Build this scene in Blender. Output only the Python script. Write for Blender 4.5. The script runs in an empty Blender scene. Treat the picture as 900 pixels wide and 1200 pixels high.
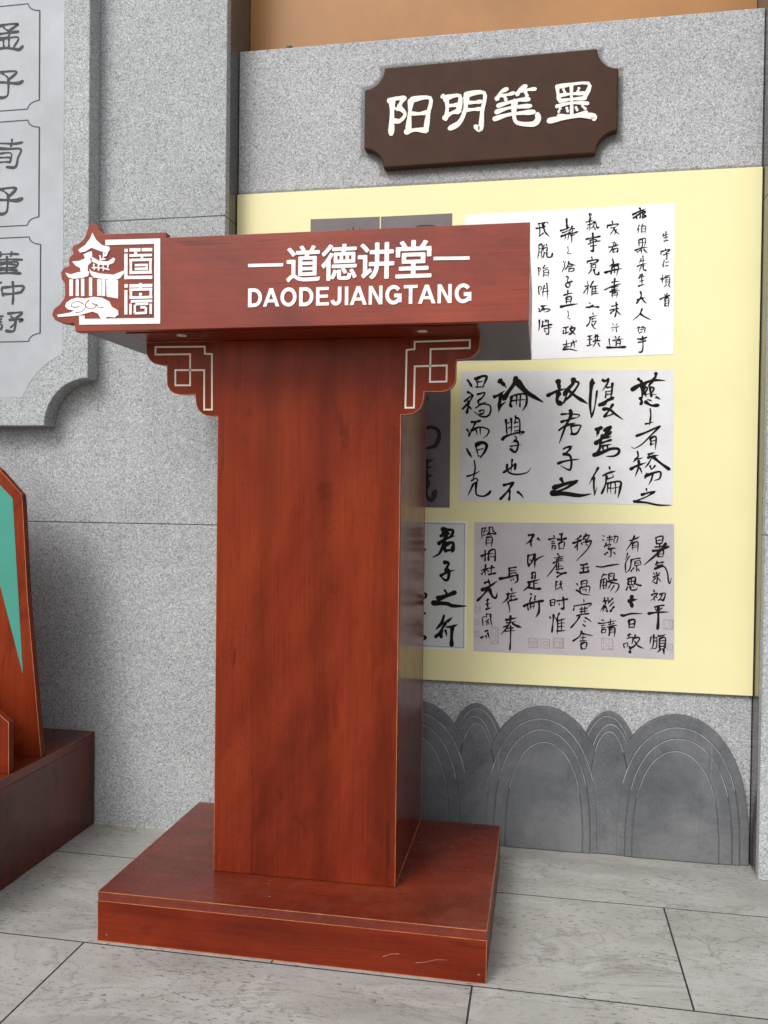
import bpy, bmesh, math, random
from mathutils import Vector, Matrix
R = math.radians
random.seed(11)
SC = bpy.context.scene

# ------------------------------------------------------------------ camera
def make_camera():
    yaw, pitch, roll, f = 0.1811, -0.0166, 0.0122, 1017.0
    fwd = Vector((-math.sin(yaw), math.cos(yaw), 0)); right = Vector((math.cos(yaw), math.sin(yaw), 0)); up = Vector((0, 0, 1))
    f2 = fwd * math.cos(pitch) + up * math.sin(pitch)
    u2 = up * math.cos(pitch) - fwd * math.sin(pitch)
    r3 = right * math.cos(roll) + u2 * math.sin(roll)
    u3 = u2 * math.cos(roll) - right * math.sin(roll)
    m = Matrix((r3, u3, -f2)).transposed().to_4x4()
    m.translation = (0.4317, -1.9601, 0.809)
    cam = bpy.data.cameras.new('camera'); o = bpy.data.objects.new('camera', cam)
    SC.collection.objects.link(o); o.matrix_world = m
    cam.sensor_fit = 'VERTICAL'; cam.sensor_height = 32.0; cam.lens = 32.0 * f / 1200.0
    cam.clip_start = 0.02; cam.clip_end = 300
    SC.camera = o
make_camera()

# ------------------------------------------------------------------ light
SUN_ELEV, SUN_AZ = 44.0, 23.0        # from the front, a little to the left
def make_light():
    w = bpy.data.worlds.new('World'); SC.world = w; w.use_nodes = True
    nt = w.node_tree; nt.nodes.clear()
    out = nt.nodes.new('ShaderNodeOutputWorld'); bg = nt.nodes.new('ShaderNodeBackground')
    sky = nt.nodes.new('ShaderNodeTexSky'); sky.sky_type = 'NISHITA'; sky.sun_disc = False
    sky.sun_elevation = R(SUN_ELEV); sky.sun_rotation = R(180 + SUN_AZ)
    sky.air_density = 1.0; sky.dust_density = 4.0; sky.ozone_density = 1.0
    hs = nt.nodes.new('ShaderNodeHueSaturation'); hs.inputs['Saturation'].default_value = 0.22
    nt.links.new(sky.outputs[0], hs.inputs['Color']); nt.links.new(hs.outputs[0], bg.inputs[0])
    bg.inputs[1].default_value = 0.125
    nt.links.new(bg.outputs[0], out.inputs[0])
    l = bpy.data.lights.new('sun', 'SUN'); l.energy = 0.8; l.angle = R(20); l.color = (1.0, 0.99, 0.965)
    o = bpy.data.objects.new('sun', l); SC.collection.objects.link(o)
    e, a = R(SUN_ELEV), R(SUN_AZ)
    tosun = Vector((-math.sin(a) * math.cos(e), -math.cos(a) * math.cos(e), math.sin(e)))
    o.rotation_euler = tosun.to_track_quat('Z', 'Y').to_euler(); o.location = (-2, -5, 4)
make_light()
SC.view_settings.view_transform = 'Standard'; SC.view_settings.look = 'None'
SC.view_settings.gamma = 1.0; SC.view_settings.exposure = 0.48
SC.view_settings.use_curve_mapping = False

# ------------------------------------------------------------------ materials
class NT:
    def __init__(s, name):
        s.m = bpy.data.materials.new(name); s.m.use_nodes = True
        s.t = s.m.node_tree; s.b = s.t.nodes['Principled BSDF']
        s.co = s.t.nodes.new('ShaderNodeTexCoord').outputs['Object']
    def n(s, typ, **kw):
        x = s.t.nodes.new(typ)
        for k, v in kw.items():
            if k in x.inputs.keys():
                if hasattr(v, 'is_linked'): s.t.links.new(v, x.inputs[k])
                else: x.inputs[k].default_value = v
            else: setattr(x, k, v)
        return x
    def lk(s, a, b): s.t.links.new(a, b)
    def vec(s, scale=(1, 1, 1), loc=(0, 0, 0), rot=(0, 0, 0)):
        m = s.n('ShaderNodeMapping'); s.lk(s.co, m.inputs['Vector'])
        m.inputs['Scale'].default_value = scale; m.inputs['Location'].default_value = loc; m.inputs['Rotation'].default_value = rot
        return m.outputs[0]
    def noise(s, scale, detail=2, rough=.5, v=None, dist=0.0):
        x = s.n('ShaderNodeTexNoise'); x.inputs['Scale'].default_value = scale; x.inputs['Detail'].default_value = detail
        x.inputs['Roughness'].default_value = rough; x.inputs['Distortion'].default_value = dist
        s.lk(v if v is not None else s.co, x.inputs['Vector']); return x.outputs['Fac']
    def ramp(s, fac, stops, interp='LINEAR'):
        x = s.n('ShaderNodeValToRGB'); cr = x.color_ramp; cr.interpolation = interp
        while len(cr.elements) > 1: cr.elements.remove(cr.elements[-1])
        for i, (p, c) in enumerate(stops):
            if not hasattr(c, '__len__'): c = (c, c, c)
            e = cr.elements[0] if i == 0 else cr.elements.new(p)
            e.position = p; e.color = (*c, 1)
        s.lk(fac, x.inputs['Fac']); return x.outputs['Color']
    def mix(s, fac, a, b, mode='MIX'):
        x = s.n('ShaderNodeMix', data_type='RGBA', blend_type=mode)
        for sock, v in ((x.inputs[0], fac), (x.inputs[6], a), (x.inputs[7], b)):
            if hasattr(v, 'is_linked'): s.lk(v, sock)
            elif hasattr(v, '__len__'): sock.default_value = (*v, 1) if len(v) == 3 else v
            else: sock.default_value = v
        return x.outputs[2]
    def math(s, op, a, b=None, c=None):
        x = s.n('ShaderNodeMath', operation=op)
        for i, v in enumerate((a, b, c)):
            if v is None: continue
            if hasattr(v, 'is_linked'): s.lk(v, x.inputs[i])
            else: x.inputs[i].default_value = v
        return x.outputs[0]
    def bump(s, h, strength=.3, dist=.001):
        x = s.n('ShaderNodeBump'); x.inputs['Strength'].default_value = strength; x.inputs['Distance'].default_value = dist
        s.lk(h, x.inputs['Height']); s.lk(x.outputs[0], s.b.inputs['Normal'])
    def set(s, col=None, rough=None, spec=None, coat=None, coatr=None):
        for k, v in (('Base Color', col), ('Roughness', rough), ('Specular IOR Level', spec), ('Coat Weight', coat), ('Coat Roughness', coatr)):
            if v is None: continue
            if hasattr(v, 'is_linked'): s.lk(v, s.b.inputs[k])
            elif hasattr(v, '__len__'): s.b.inputs[k].default_value = (*v, 1)
            else: s.b.inputs[k].default_value = v
        return s.m

def granite(name, tone=1.0, rough=.75, warm=(1, 1, 1), spec=.3, size=560, polish=False, stain=None):
    t = NT(name)
    vo = t.n('ShaderNodeTexVoronoi', feature='F1'); vo.inputs['Scale'].default_value = size; t.lk(t.co, vo.inputs['Vector'])
    sep = t.n('ShaderNodeSeparateColor'); t.lk(vo.outputs['Color'], sep.inputs[0])
    vo2 = t.n('ShaderNodeTexVoronoi', feature='F1'); vo2.inputs['Scale'].default_value = size * .52; t.lk(t.vec(loc=(3.1, 1.7, 5.3)), vo2.inputs['Vector'])
    sep2 = t.n('ShaderNodeSeparateColor'); t.lk(vo2.outputs['Color'], sep2.inputs[0])
    n1 = sep2.outputs[1]
    c = t.ramp(sep.outputs[0], [(0.0, .10), (.14, .19), (.32, .31), (.62, .41), (.86, .49), (1, .72)])
    g = t.ramp(n1, [(0, .16), (.18, .30), (.5, .42), (.85, .50), (1, .66)])
    c = t.mix(.38, c, g)
    blot = t.ramp(t.noise(3.2, 5, .6), [(.3, .86), (.7, 1.08)])
    c = t.mix(1.0, c, blot, 'MULTIPLY')
    c = t.mix(t.ramp(t.noise(14, 6, .7), [(.60, 0), (.70, .22)]), c, (.25, .245, .23))
    run = t.ramp(t.noise(1, 5, .65, t.vec((22, 22, 1.6))), [(.58, 0), (.68, .14)])
    c = t.mix(run, c, (.2, .2, .18))
    c = t.mix(1.0, c, (tone * warm[0], tone * warm[1], tone * warm[2]), 'MULTIPLY')
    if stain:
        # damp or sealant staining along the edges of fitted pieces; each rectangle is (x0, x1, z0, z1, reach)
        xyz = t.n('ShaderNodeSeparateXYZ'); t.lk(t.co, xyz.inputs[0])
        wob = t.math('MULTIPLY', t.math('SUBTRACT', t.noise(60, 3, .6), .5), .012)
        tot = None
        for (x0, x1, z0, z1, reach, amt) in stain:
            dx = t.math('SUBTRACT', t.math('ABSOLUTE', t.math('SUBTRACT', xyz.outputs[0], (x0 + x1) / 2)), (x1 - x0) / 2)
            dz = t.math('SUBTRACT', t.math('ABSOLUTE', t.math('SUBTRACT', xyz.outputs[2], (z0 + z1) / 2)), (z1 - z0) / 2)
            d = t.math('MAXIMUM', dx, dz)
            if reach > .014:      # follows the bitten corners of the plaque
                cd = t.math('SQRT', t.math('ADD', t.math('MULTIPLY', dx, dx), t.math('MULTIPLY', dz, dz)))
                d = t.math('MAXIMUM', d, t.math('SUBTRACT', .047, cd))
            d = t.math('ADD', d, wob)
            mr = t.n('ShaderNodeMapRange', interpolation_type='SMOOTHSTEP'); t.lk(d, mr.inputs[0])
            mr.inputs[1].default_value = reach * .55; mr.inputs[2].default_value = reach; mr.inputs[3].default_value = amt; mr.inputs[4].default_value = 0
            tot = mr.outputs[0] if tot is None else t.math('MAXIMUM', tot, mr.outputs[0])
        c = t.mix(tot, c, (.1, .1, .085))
    t.bump(t.math('ADD', sep.outputs[0], n1), .25 if not polish else .02, .0006)
    return t.set(c, rough, spec)

def cherry(name, axis='z', tone=1.0, rough=.33, dust=0.0, streak=1.0, spec=.10):
    t = NT(name)
    sc = {'z': (4.6, 4.6, 2.3), 'x': (2.3, 4.6, 4.6), 'y': (4.6, 2.3, 4.6)}[axis]
    fine = {'z': (380, 380, 7), 'x': (7, 380, 380), 'y': (380, 7, 380)}[axis]
    info = t.n('ShaderNodeObjectInfo').outputs['Random']
    vm = t.n('ShaderNodeVectorMath', operation='ADD'); t.lk(t.vec(sc), vm.inputs[0])
    cmb = t.n('ShaderNodeCombineXYZ'); t.lk(t.math('MULTIPLY', info, 20), cmb.inputs[0]); t.lk(t.math('MULTIPLY', info, 37), cmb.inputs[2]); t.lk(cmb.outputs[0], vm.inputs[1])
    big = t.noise(.55, 6, .62, vm.outputs[0], 1.2)
    swirl = t.noise(1.4, 4, .55, vm.outputs[0], 2.2)
    f = t.noise(1, 2, .6, t.vec(fine))
    a = t.ramp(big, [(.28, (.085 * tone, .0125 * tone, .006 * tone)), (.48, (.205 * tone, .0255 * tone, .0092 * tone)), (.70, (.290 * tone, .044 * tone, .0130 * tone))])
    s = t.ramp(swirl, [(.34, .55), (.40, .95), (.505, 1.0), (.512, .78), (.522, 1), (.60, 1.0), (.605, .86), (.615, 1.0)])
    c = t.mix(.62 * streak, a, s, 'MULTIPLY')
    wv = t.n('ShaderNodeTexWave', wave_type='BANDS', bands_direction={'z': 'X', 'x': 'Z', 'y': 'X'}[axis]); t.lk(vm.outputs[0], wv.inputs['Vector'])
    wv.inputs['Scale'].default_value = .55; wv.inputs['Distortion'].default_value = 5.0; wv.inputs['Detail'].default_value = 3; wv.inputs['Detail Scale'].default_value = .8
    c = t.mix(.5 * streak, c, t.ramp(wv.outputs['Fac'], [(0, .62), (.25, .95), (.8, 1.1), (1, 1.0)]), 'MULTIPLY')
    kn = t.ramp(t.noise(1, 3, .6, t.vec({'z': (70, 70, 2.6), 'x': (2.6, 70, 70), 'y': (70, 2.6, 70)}[axis]), 1.5), [(.64, 0), (.70, .55)])
    c = t.mix(kn, c, (.05 * tone, .009, .005))
    mid = t.noise(1, 3, .6, t.vec({'z': (150, 150, 4), 'x': (4, 150, 150), 'y': (150, 4, 150)}[axis]), .8)
    c = t.mix(.42, c, t.ramp(mid, [(.3, .66), (.48, 1.0), (.7, 1.12)]), 'MULTIPLY')
    ff = t.ramp(f, [(.3, .74), (.5, 1.0), (.7, 1.12)])
    c = t.mix(.55, c, ff, 'MULTIPLY')
    r = t.math('ADD', t.math('MULTIPLY', t.noise(14, 4, .6), .22), rough - .1)
    if dust:
        d = t.ramp(t.noise(26, 6, .75), [(.46, 0), (.72, dust)])
        sp = t.ramp(t.noise(330, 1, .5), [(.68, 0), (.74, dust * 1.6)])
        c = t.mix(t.math('MAXIMUM', d, sp), c, (.42, .33, .29))
        r = t.math('ADD', r, t.math('MULTIPLY', d, .4))
    t.bump(f, .05, .0004)
    return t.set(c, r, spec)

def plain(name, col, rough=.5, spec=.4, var=.06, scale=12, bump=0, fine=0):
    t = NT(name)
    v = t.ramp(t.noise(scale, 5, .65), [(.3, 1 - var), (.7, 1 + var)])
    c = t.mix(1.0, col, v, 'MULTIPLY')
    if fine:
        c = t.mix(1.0, c, t.ramp(t.noise(450, 2, .7), [(.3, 1 - fine), (.7, 1 + fine)]), 'MULTIPLY')
    if bump: t.bump(t.noise(300, 3, .6), bump, .0006)
    return t.set(c, rough, spec)

def slate(name):
    t = NT(name)
    c = t.ramp(t.noise(7, 7, .68, dist=.6), [(.28, (.075, .080, .088)), (.5, (.118, .124, .134)), (.72, (.175, .18, .187))])
    xyz = t.n('ShaderNodeSeparateXYZ'); t.lk(t.co, xyz.inputs[0])
    low = t.n('ShaderNodeMapRange'); t.lk(t.math('ADD', xyz.outputs[2], t.math('MULTIPLY', t.noise(9, 5, .7), .14)), low.inputs[0])
    low.inputs[1].default_value = .22; low.inputs[2].default_value = .08; low.inputs[3].default_value = 0; low.inputs[4].default_value = .28
    c = t.mix(low.outputs[0], c, (.2, .198, .19))
    c = t.mix(t.ramp(t.noise(160, 3, .7), [(.62, 0), (.74, .5)]), c, (.03, .032, .036))
    c = t.mix(t.ramp(t.noise(1, 3, .6, t.vec((160, 160, 5))), [(.64, 0), (.74, .3)]), c, (.3, .3, .3))
    c = t.mix(t.ramp(t.noise(24, 6, .75), [(.52, 0), (.68, .45)]), c, (.07, .073, .08))
    c = t.mix(1.0, c, t.ramp(t.noise(420, 2, .7), [(.3, .75), (.7, 1.25)]), 'MULTIPLY')
    t.bump(t.math('ADD', t.noise(130, 5, .7), t.noise(24, 6, .75)), .5, .0016)
    return t.set(c, .62, .35)

def tile_mat():
    t = NT('travertine_tile')
    info = t.n('ShaderNodeObjectInfo').outputs['Random']
    cmb = t.n('ShaderNodeCombineXYZ'); t.lk(t.math('MULTIPLY', info, 30), cmb.inputs[0]); t.lk(t.math('MULTIPLY', info, 50), cmb.inputs[1])
    vm = t.n('ShaderNodeVectorMath', operation='ADD'); t.lk(t.vec((2.4, 6.0, 2)), vm.inputs[0]); t.lk(cmb.outputs[0], vm.inputs[1])
    a = t.noise(1.1, 7, .66, vm.outputs[0], .7)
    c = t.ramp(a, [(.28, (.31, .30, .275)), (.45, (.365, .355, .332)), (.58, (.405, .396, .372)), (.72, (.365, .354, .33))])
    band = t.ramp(t.noise(.55, 4, .6, vm.outputs[0], 2.0), [(.50, 0), (.53, .55), (.60, 0)])
    c = t.mix(band, c, (.47, .465, .45))
    blot = t.ramp(t.noise(2.6, 6, .7), [(.35, .82), (.65, 1.1)])
    c = t.mix(1.0, c, blot, 'MULTIPLY')
    vein = t.ramp(t.noise(.8, 6, .6, vm.outputs[0], 1.4), [(.49, 0), (.5, .6), (.51, 0)])
    c = t.mix(vein, c, (.2, .19, .175))
    pits = t.noise(1, 3, .75, t.vec((60, 170, 60)))
    zone = t.ramp(t.noise(4, 4, .65, t.vec((1, 2.5, 1))), [(.38, .12), (.6, 1)])
    pm = t.math('MULTIPLY', t.ramp(pits, [(.57, 0), (.62, .9)]), zone)
    c = t.mix(pm, c, (.10, .095, .085))
    t.mixv = None
    c = t.mix(t.math('MULTIPLY', info, .14), c, (.28, .27, .255))
    grain = t.ramp(t.noise(420, 2, .6), [(.3, .86), (.7, 1.12)])
    c = t.mix(1.0, c, grain, 'MULTIPLY')
    t.bump(t.math('SUBTRACT', t.noise(200, 3, .6), pm), .22, .0008)
    return t.set(c, t.math('ADD', .42, t.math('MULTIPLY', t.noise(8, 4, .6), .3)), .4)

def paper(name, col, dark, amt=.3):
    t = NT(name)
    c = t.mix(t.ramp(t.noise(9, 7, .7), [(.35, 0), (.75, amt)]), col, dark)
    c = t.mix(t.ramp(t.noise(260, 2, .6), [(.55, 0), (.72, amt * .5)]), c, dark)
    return t.set(c, .32, .45)

PLQ = (.0025, .583, 1.586, 1.822)
M = {}
M['granite'] = granite('granite_flamed', 1.05, .8, (.955, 1.0, 1.015))
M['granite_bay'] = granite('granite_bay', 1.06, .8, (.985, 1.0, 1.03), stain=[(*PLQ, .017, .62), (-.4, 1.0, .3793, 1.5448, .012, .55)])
M['granite_polished'] = granite('granite_polished', .21, .15, (1.0, .96, .88), .55, polish=True)
M['granite_dark'] = granite('granite_sawn_edge', .62, .5, (.98, 1, 1))
M['cherry_v'] = cherry('cherry_laminate_upright', 'z', .80, .28)
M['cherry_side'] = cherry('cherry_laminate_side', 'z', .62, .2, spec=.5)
M['cherry_h'] = cherry('cherry_laminate_level', 'x', .86, .32, streak=.8)
M['cherry_header'] = cherry('cherry_laminate_header', 'x', 1.1, .42, streak=.35, spec=.4)
M['cherry_top'] = cherry('cherry_laminate_dusty', 'x', .72, .26, dust=.05, spec=.4)
M['banding'] = plain('worn_edge_banding', (.44, .14, .055), .45, var=.45, scale=25)
M['grey_board'] = plain('grey_brown_backing', (.105, .078, .072), .42, var=.14, scale=5)
M['white_acrylic'] = plain('white_lettering', (.84, .835, .82), .38, var=.03, scale=30)
M['cream_line'] = plain('cream_inlay', (.66, .60, .50), .45, var=.1, scale=50)
M['groove_red'] = plain('red_groove', (.27, .06, .035), .5)
M['slate'] = slate('carved_slate')
M['slate_highlight'] = plain('painted_slate_highlight', (.34, .345, .35), .7, var=.5, scale=30)  # pale colour standing in for light caught on the ridge edges
M['carve_slate'] = plain('dark_groove_line', (.055, .058, .062), .8, var=.4, scale=60)  # dark line that outlines each ridge
M['scuff'] = plain('scuffed_laminate', (.40, .20, .15), .6)
M['scuff_grey'] = plain('dried_sealant', (.5, .49, .46), .8, var=.3, scale=90)
M['tile'] = tile_mat()
M['grout'] = plain('dark_grout', (.028, .026, .023), .9, var=.3, scale=60)
M['ground'] = plain('paving', (.3, .29, .27), .8, var=.12, scale=1.5)
M['orange'] = plain('orange_paint', (.37, .172, .055), .5, var=.2, scale=2.2, bump=.1)
M['yellow'] = plain('yellow_print', (.80, .745, .41), .35, .35, var=.025, scale=5)
M['plaque'] = plain('brown_plaque_paint', (.055, .027, .017), .5, .12, var=.12, scale=25)
M['plaque_letter'] = plain('chipped_white_paint', (.80, .775, .72), .5, var=.14, scale=120)
M['tablet'] = plain('pale_grey_stone', (.40, .42, .45), .55, var=.12, scale=6, fine=.03)
M['carve'] = plain('dark_carved_line', (.05, .055, .055), .7, var=.3, scale=150)
M['ink'] = plain('black_ink', (.014, .011, .010), .7, .08, var=.3, scale=200)
M['ink_dark'] = plain('ink_on_dark', (.014, .013, .014), .4)
M['paper_white'] = paper('white_paper_print', (.83, .835, .85), (.6, .6, .62), .3)
M['paper_grey'] = paper('grey_paper_print', (.72, .73, .745), (.48, .41, .41), .4)
M['paper_mauve'] = paper('mauve_paper_print', (.53, .50, .525), (.33, .29, .30), .5)
M['paper_pale'] = paper('pale_green_paper_print', (.62, .645, .64), (.42, .42, .41), .4)
M['paper_dark'] = paper('dark_rubbing_print', (.15, .125, .135), (.075, .06, .065), .6)
M['seal'] = paper('faded_seal_ink', (.40, .34, .36), (.25, .18, .19), .9)
M['green'] = plain('green_lacquer', (.05, .27, .21), .4, var=.08, scale=6)
M['pebble'] = plain('pebble', (.12, .11, .085), .8, var=.3, scale=90)
M['joint'] = plain('joint_mortar', (.10, .10, .095), .9)
M['concrete'] = plain('plain_render', (.35, .34, .32), .8, var=.1, scale=3)

# ------------------------------------------------------------------ mesh helpers
class MB:
    def __init__(s): s.v = []; s.f = []
    def box(s, x0, x1, y0, y1, z0, z1):
        b = len(s.v)
        s.v += [(x, y, z) for z in (z0, z1) for y in (y0, y1) for x in (x0, x1)]
        s.f += [tuple(b + i for i in q) for q in ((0, 2, 3, 1), (4, 5, 7, 6), (0, 1, 5, 4), (2, 6, 7, 3), (0, 4, 6, 2), (1, 3, 7, 5))]
        return s
    def prism(s, poly, y0, y1):
        """poly in (x, z); front face at y0 (towards the viewer), back at y1"""
        a = sum(poly[i][0] * poly[(i + 1) % len(poly)][1] - poly[(i + 1) % len(poly)][0] * poly[i][1] for i in range(len(poly)))
        if a < 0: poly = poly[::-1]
        n = len(poly); b = len(s.v)
        s.v += [(x, y0, z) for x, z in poly] + [(x, y1, z) for x, z in poly]
        s.f.append(tuple(b + i for i in range(n)))
        s.f.append(tuple(b + n + i for i in reversed(range(n))))
        for i in range(n):
            j = (i + 1) % n
            s.f.append((b + i, b + n + i, b + n + j, b + j))
        return s
    def ribbon(s, left, right, y0, y1):
        """closed flat ribbon between two rails in (x, z), y0 front; quads, with side walls when y1 > y0"""
        n = len(left); b = len(s.v)
        s.v += [(x, y0, z) for x, z in left] + [(x, y0, z) for x, z in right]
        for i in range(n - 1): s.f.append((b + i, b + n + i, b + n + i + 1, b + i + 1))
        if y1 > y0 + 1e-6:
            c = len(s.v)
            s.v += [(x, y1, z) for x, z in left] + [(x, y1, z) for x, z in right]
            for i in range(n - 1):
                s.f.append((b + i, b + i + 1, c + i + 1, c + i)); s.f.append((b + n + i, c + n + i, c + n + i + 1, b + n + i + 1))
            s.f.append((b, c, c + n, b + n)); s.f.append((b + n - 1, b + 2 * n - 1, c + 2 * n - 1, c + n - 1))
        return s
    def build(s, name, mat, parent=None, bevel=0, seg=2, smooth=False):
        org = Vector(parent['_o']) if parent is not None and '_o' in parent.keys() else Vector((0, 0, 0))
        me = bpy.data.meshes.new(name)
        me.from_pydata([tuple(Vector(p) - org) for p in s.v], [], s.f); me.validate()
        bm = bmesh.new(); bm.from_mesh(me); bmesh.ops.recalc_face_normals(bm, faces=bm.faces); bm.to_mesh(me); bm.free()
        me.materials.append(mat if not isinstance(mat, str) else M[mat])
        o = bpy.data.objects.new(name, me); SC.collection.objects.link(o)
        if parent is not None: o.parent = parent; o['_o'] = tuple(org)
        if bevel:
            md = o.modifiers.new('bevel', 'BEVEL'); md.width = bevel; md.segments = seg; md.limit_method = 'ANGLE'; md.angle_limit = R(40)
            md.harden_normals = False
        if smooth:
            for p in me.polygons: p.use_smooth = True
        return o

def thing(name, loc, label, cat, group=None):
    o = bpy.data.objects.new(name, None); SC.collection.objects.link(o)
    o.empty_display_size = .05; o.location = loc; o['_o'] = tuple(loc); o['label'] = label; o['category'] = cat
    if group: o['group'] = group
    return o

def smooth_line(pts, k=4):
    if len(pts) < 3:
        (x0, z0), (x1, z1) = pts[0], pts[-1]
        q = random.uniform(-.07, .07)
        return [(x0 + (x1 - x0) * i / 5 - (z1 - z0) * q * math.sin(math.pi * i / 5), z0 + (z1 - z0) * i / 5 + (x1 - x0) * q * math.sin(math.pi * i / 5)) for i in range(6)]
    P = [pts[0]] + list(pts) + [pts[-1]]; out = []
    for i in range(1, len(P) - 2):
        p0, p1, p2, p3 = P[i - 1], P[i], P[i + 1], P[i + 2]
        for j in range(k):
            t = j / k
            out.append(tuple(.5 * (2 * p1[a] + (p2[a] - p0[a]) * t + (2 * p0[a] - 5 * p1[a] + 4 * p2[a] - p3[a]) * t * t + (3 * p1[a] - p0[a] - 3 * p2[a] + p3[a]) * t ** 3) for a in (0, 1)))
    out.append(pts[-1]); return out

def brush(mb, pts, w, y, depth=0.0, taper=True, clerical=False):
    """one brush stroke: a ribbon whose width swells at the start and thins at the end"""
    L = smooth_line(pts)
    d = [0]
    for a, b in zip(L, L[1:]): d.append(d[-1] + math.hypot(b[0] - a[0], b[1] - a[1]))
    tot = d[-1] or 1e-6
    le, ri = [], []
    e0 = (L[0][0] - (L[1][0] - L[0][0]) / max(d[1], 1e-6) * w * .3, L[0][1] - (L[1][1] - L[0][1]) / max(d[1], 1e-6) * w * .3)
    dl = max(d[-1] - d[-2], 1e-6)
    e1 = (L[-1][0] + (L[-1][0] - L[-2][0]) / dl * w * .45, L[-1][1] + (L[-1][1] - L[-2][1]) / dl * w * .45)
    LL = [e0] + L + [e1]; ts = [0] + [x / tot for x in d] + [1]
    ph = random.random() * 6; sty = 1 if clerical else random.choice((0, 0, 0, 1, 1, 2))
    for i, p in enumerate(LL):
        a = LL[max(0, i - 1)]; b = LL[min(len(LL) - 1, i + 1)]
        tx, tz = b[0] - a[0], b[1] - a[1]; m = math.hypot(tx, tz) or 1e-6
        t = ts[i]
        if taper:
            g1 = math.exp(-((t - .08) / .14) ** 2); g2 = math.exp(-((t - .88) / .16) ** 2)
            k = .80 + (.50 if sty < 2 else .15) * g1 + (.45 if sty == 1 else .0) * g2 + .06 * math.sin(9 * t + ph)
            if sty == 2: k *= .7 + .65 * t
            if t > .72 and sty != 1: k *= 1 - .62 * (t - .72) / .28
        else: k = 1.0
        if i == 0: k = .42
        if i == len(LL) - 1: k = .45 if (clerical or not taper) else .15
        h = w * .5 * k
        le.append((p[0] - tz / m * h, p[1] + tx / m * h)); ri.append((p[0] + tz / m * h, p[1] - tx / m * h))
    mb.ribbon(le, ri, y, y + depth)

def bar_line(mb, pts, w, y, depth=0.0, closed=False):
    """a line of even width with mitred corners"""
    n = len(pts); le, ri = [], []
    idx = list(range(n)) + ([0] if closed else [])
    for i in idx:
        p = pts[i]
        pa = pts[i - 1] if (closed or i > 0) else None
        pb = pts[(i + 1) % n] if (closed or i < n - 1) else None
        def un(a, b):
            m = math.hypot(b[0] - a[0], b[1] - a[1]) or 1e-9
            return ((b[0] - a[0]) / m, (b[1] - a[1]) / m)
        u = un(pa, p) if pa else un(p, pb); v = un(p, pb) if pb else u
        nx, nz = -(u[1] + v[1]), (u[0] + v[0]); m = math.hypot(nx, nz) or 1e-9; nx /= m; nz /= m
        c = max(.35, nx * -u[1] + nz * u[0]); h = w * .5 / c
        le.append((p[0] + nx * h, p[1] + nz * h)); ri.append((p[0] - nx * h, p[1] - nz * h))
    mb.ribbon(le, ri, y, y + depth)

def parse(line):
    out = []
    for st in line.split(';'):
        q = [int(a) / 1e4 for a in st.split()]
        out.append((q[0], [(q[i], q[i + 1]) for i in range(1, len(q), 2)]))
    return out

def write_chars(key, y, mat, parent, name='character', depth=0.0, step=.00003, fat=1.0, taper=True, pw=0.0, wm=.001, clerical=False):
    for line in STROKES[key].strip().split('\n'):
        mb = MB()
        for k, (w, pts) in enumerate(parse(line)):
            brush(mb, pts, w * fat * (w / wm) ** pw, y - k * step, depth + k * step if depth else 0, taper, clerical)
        mb.build(name, mat, parent)

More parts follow.
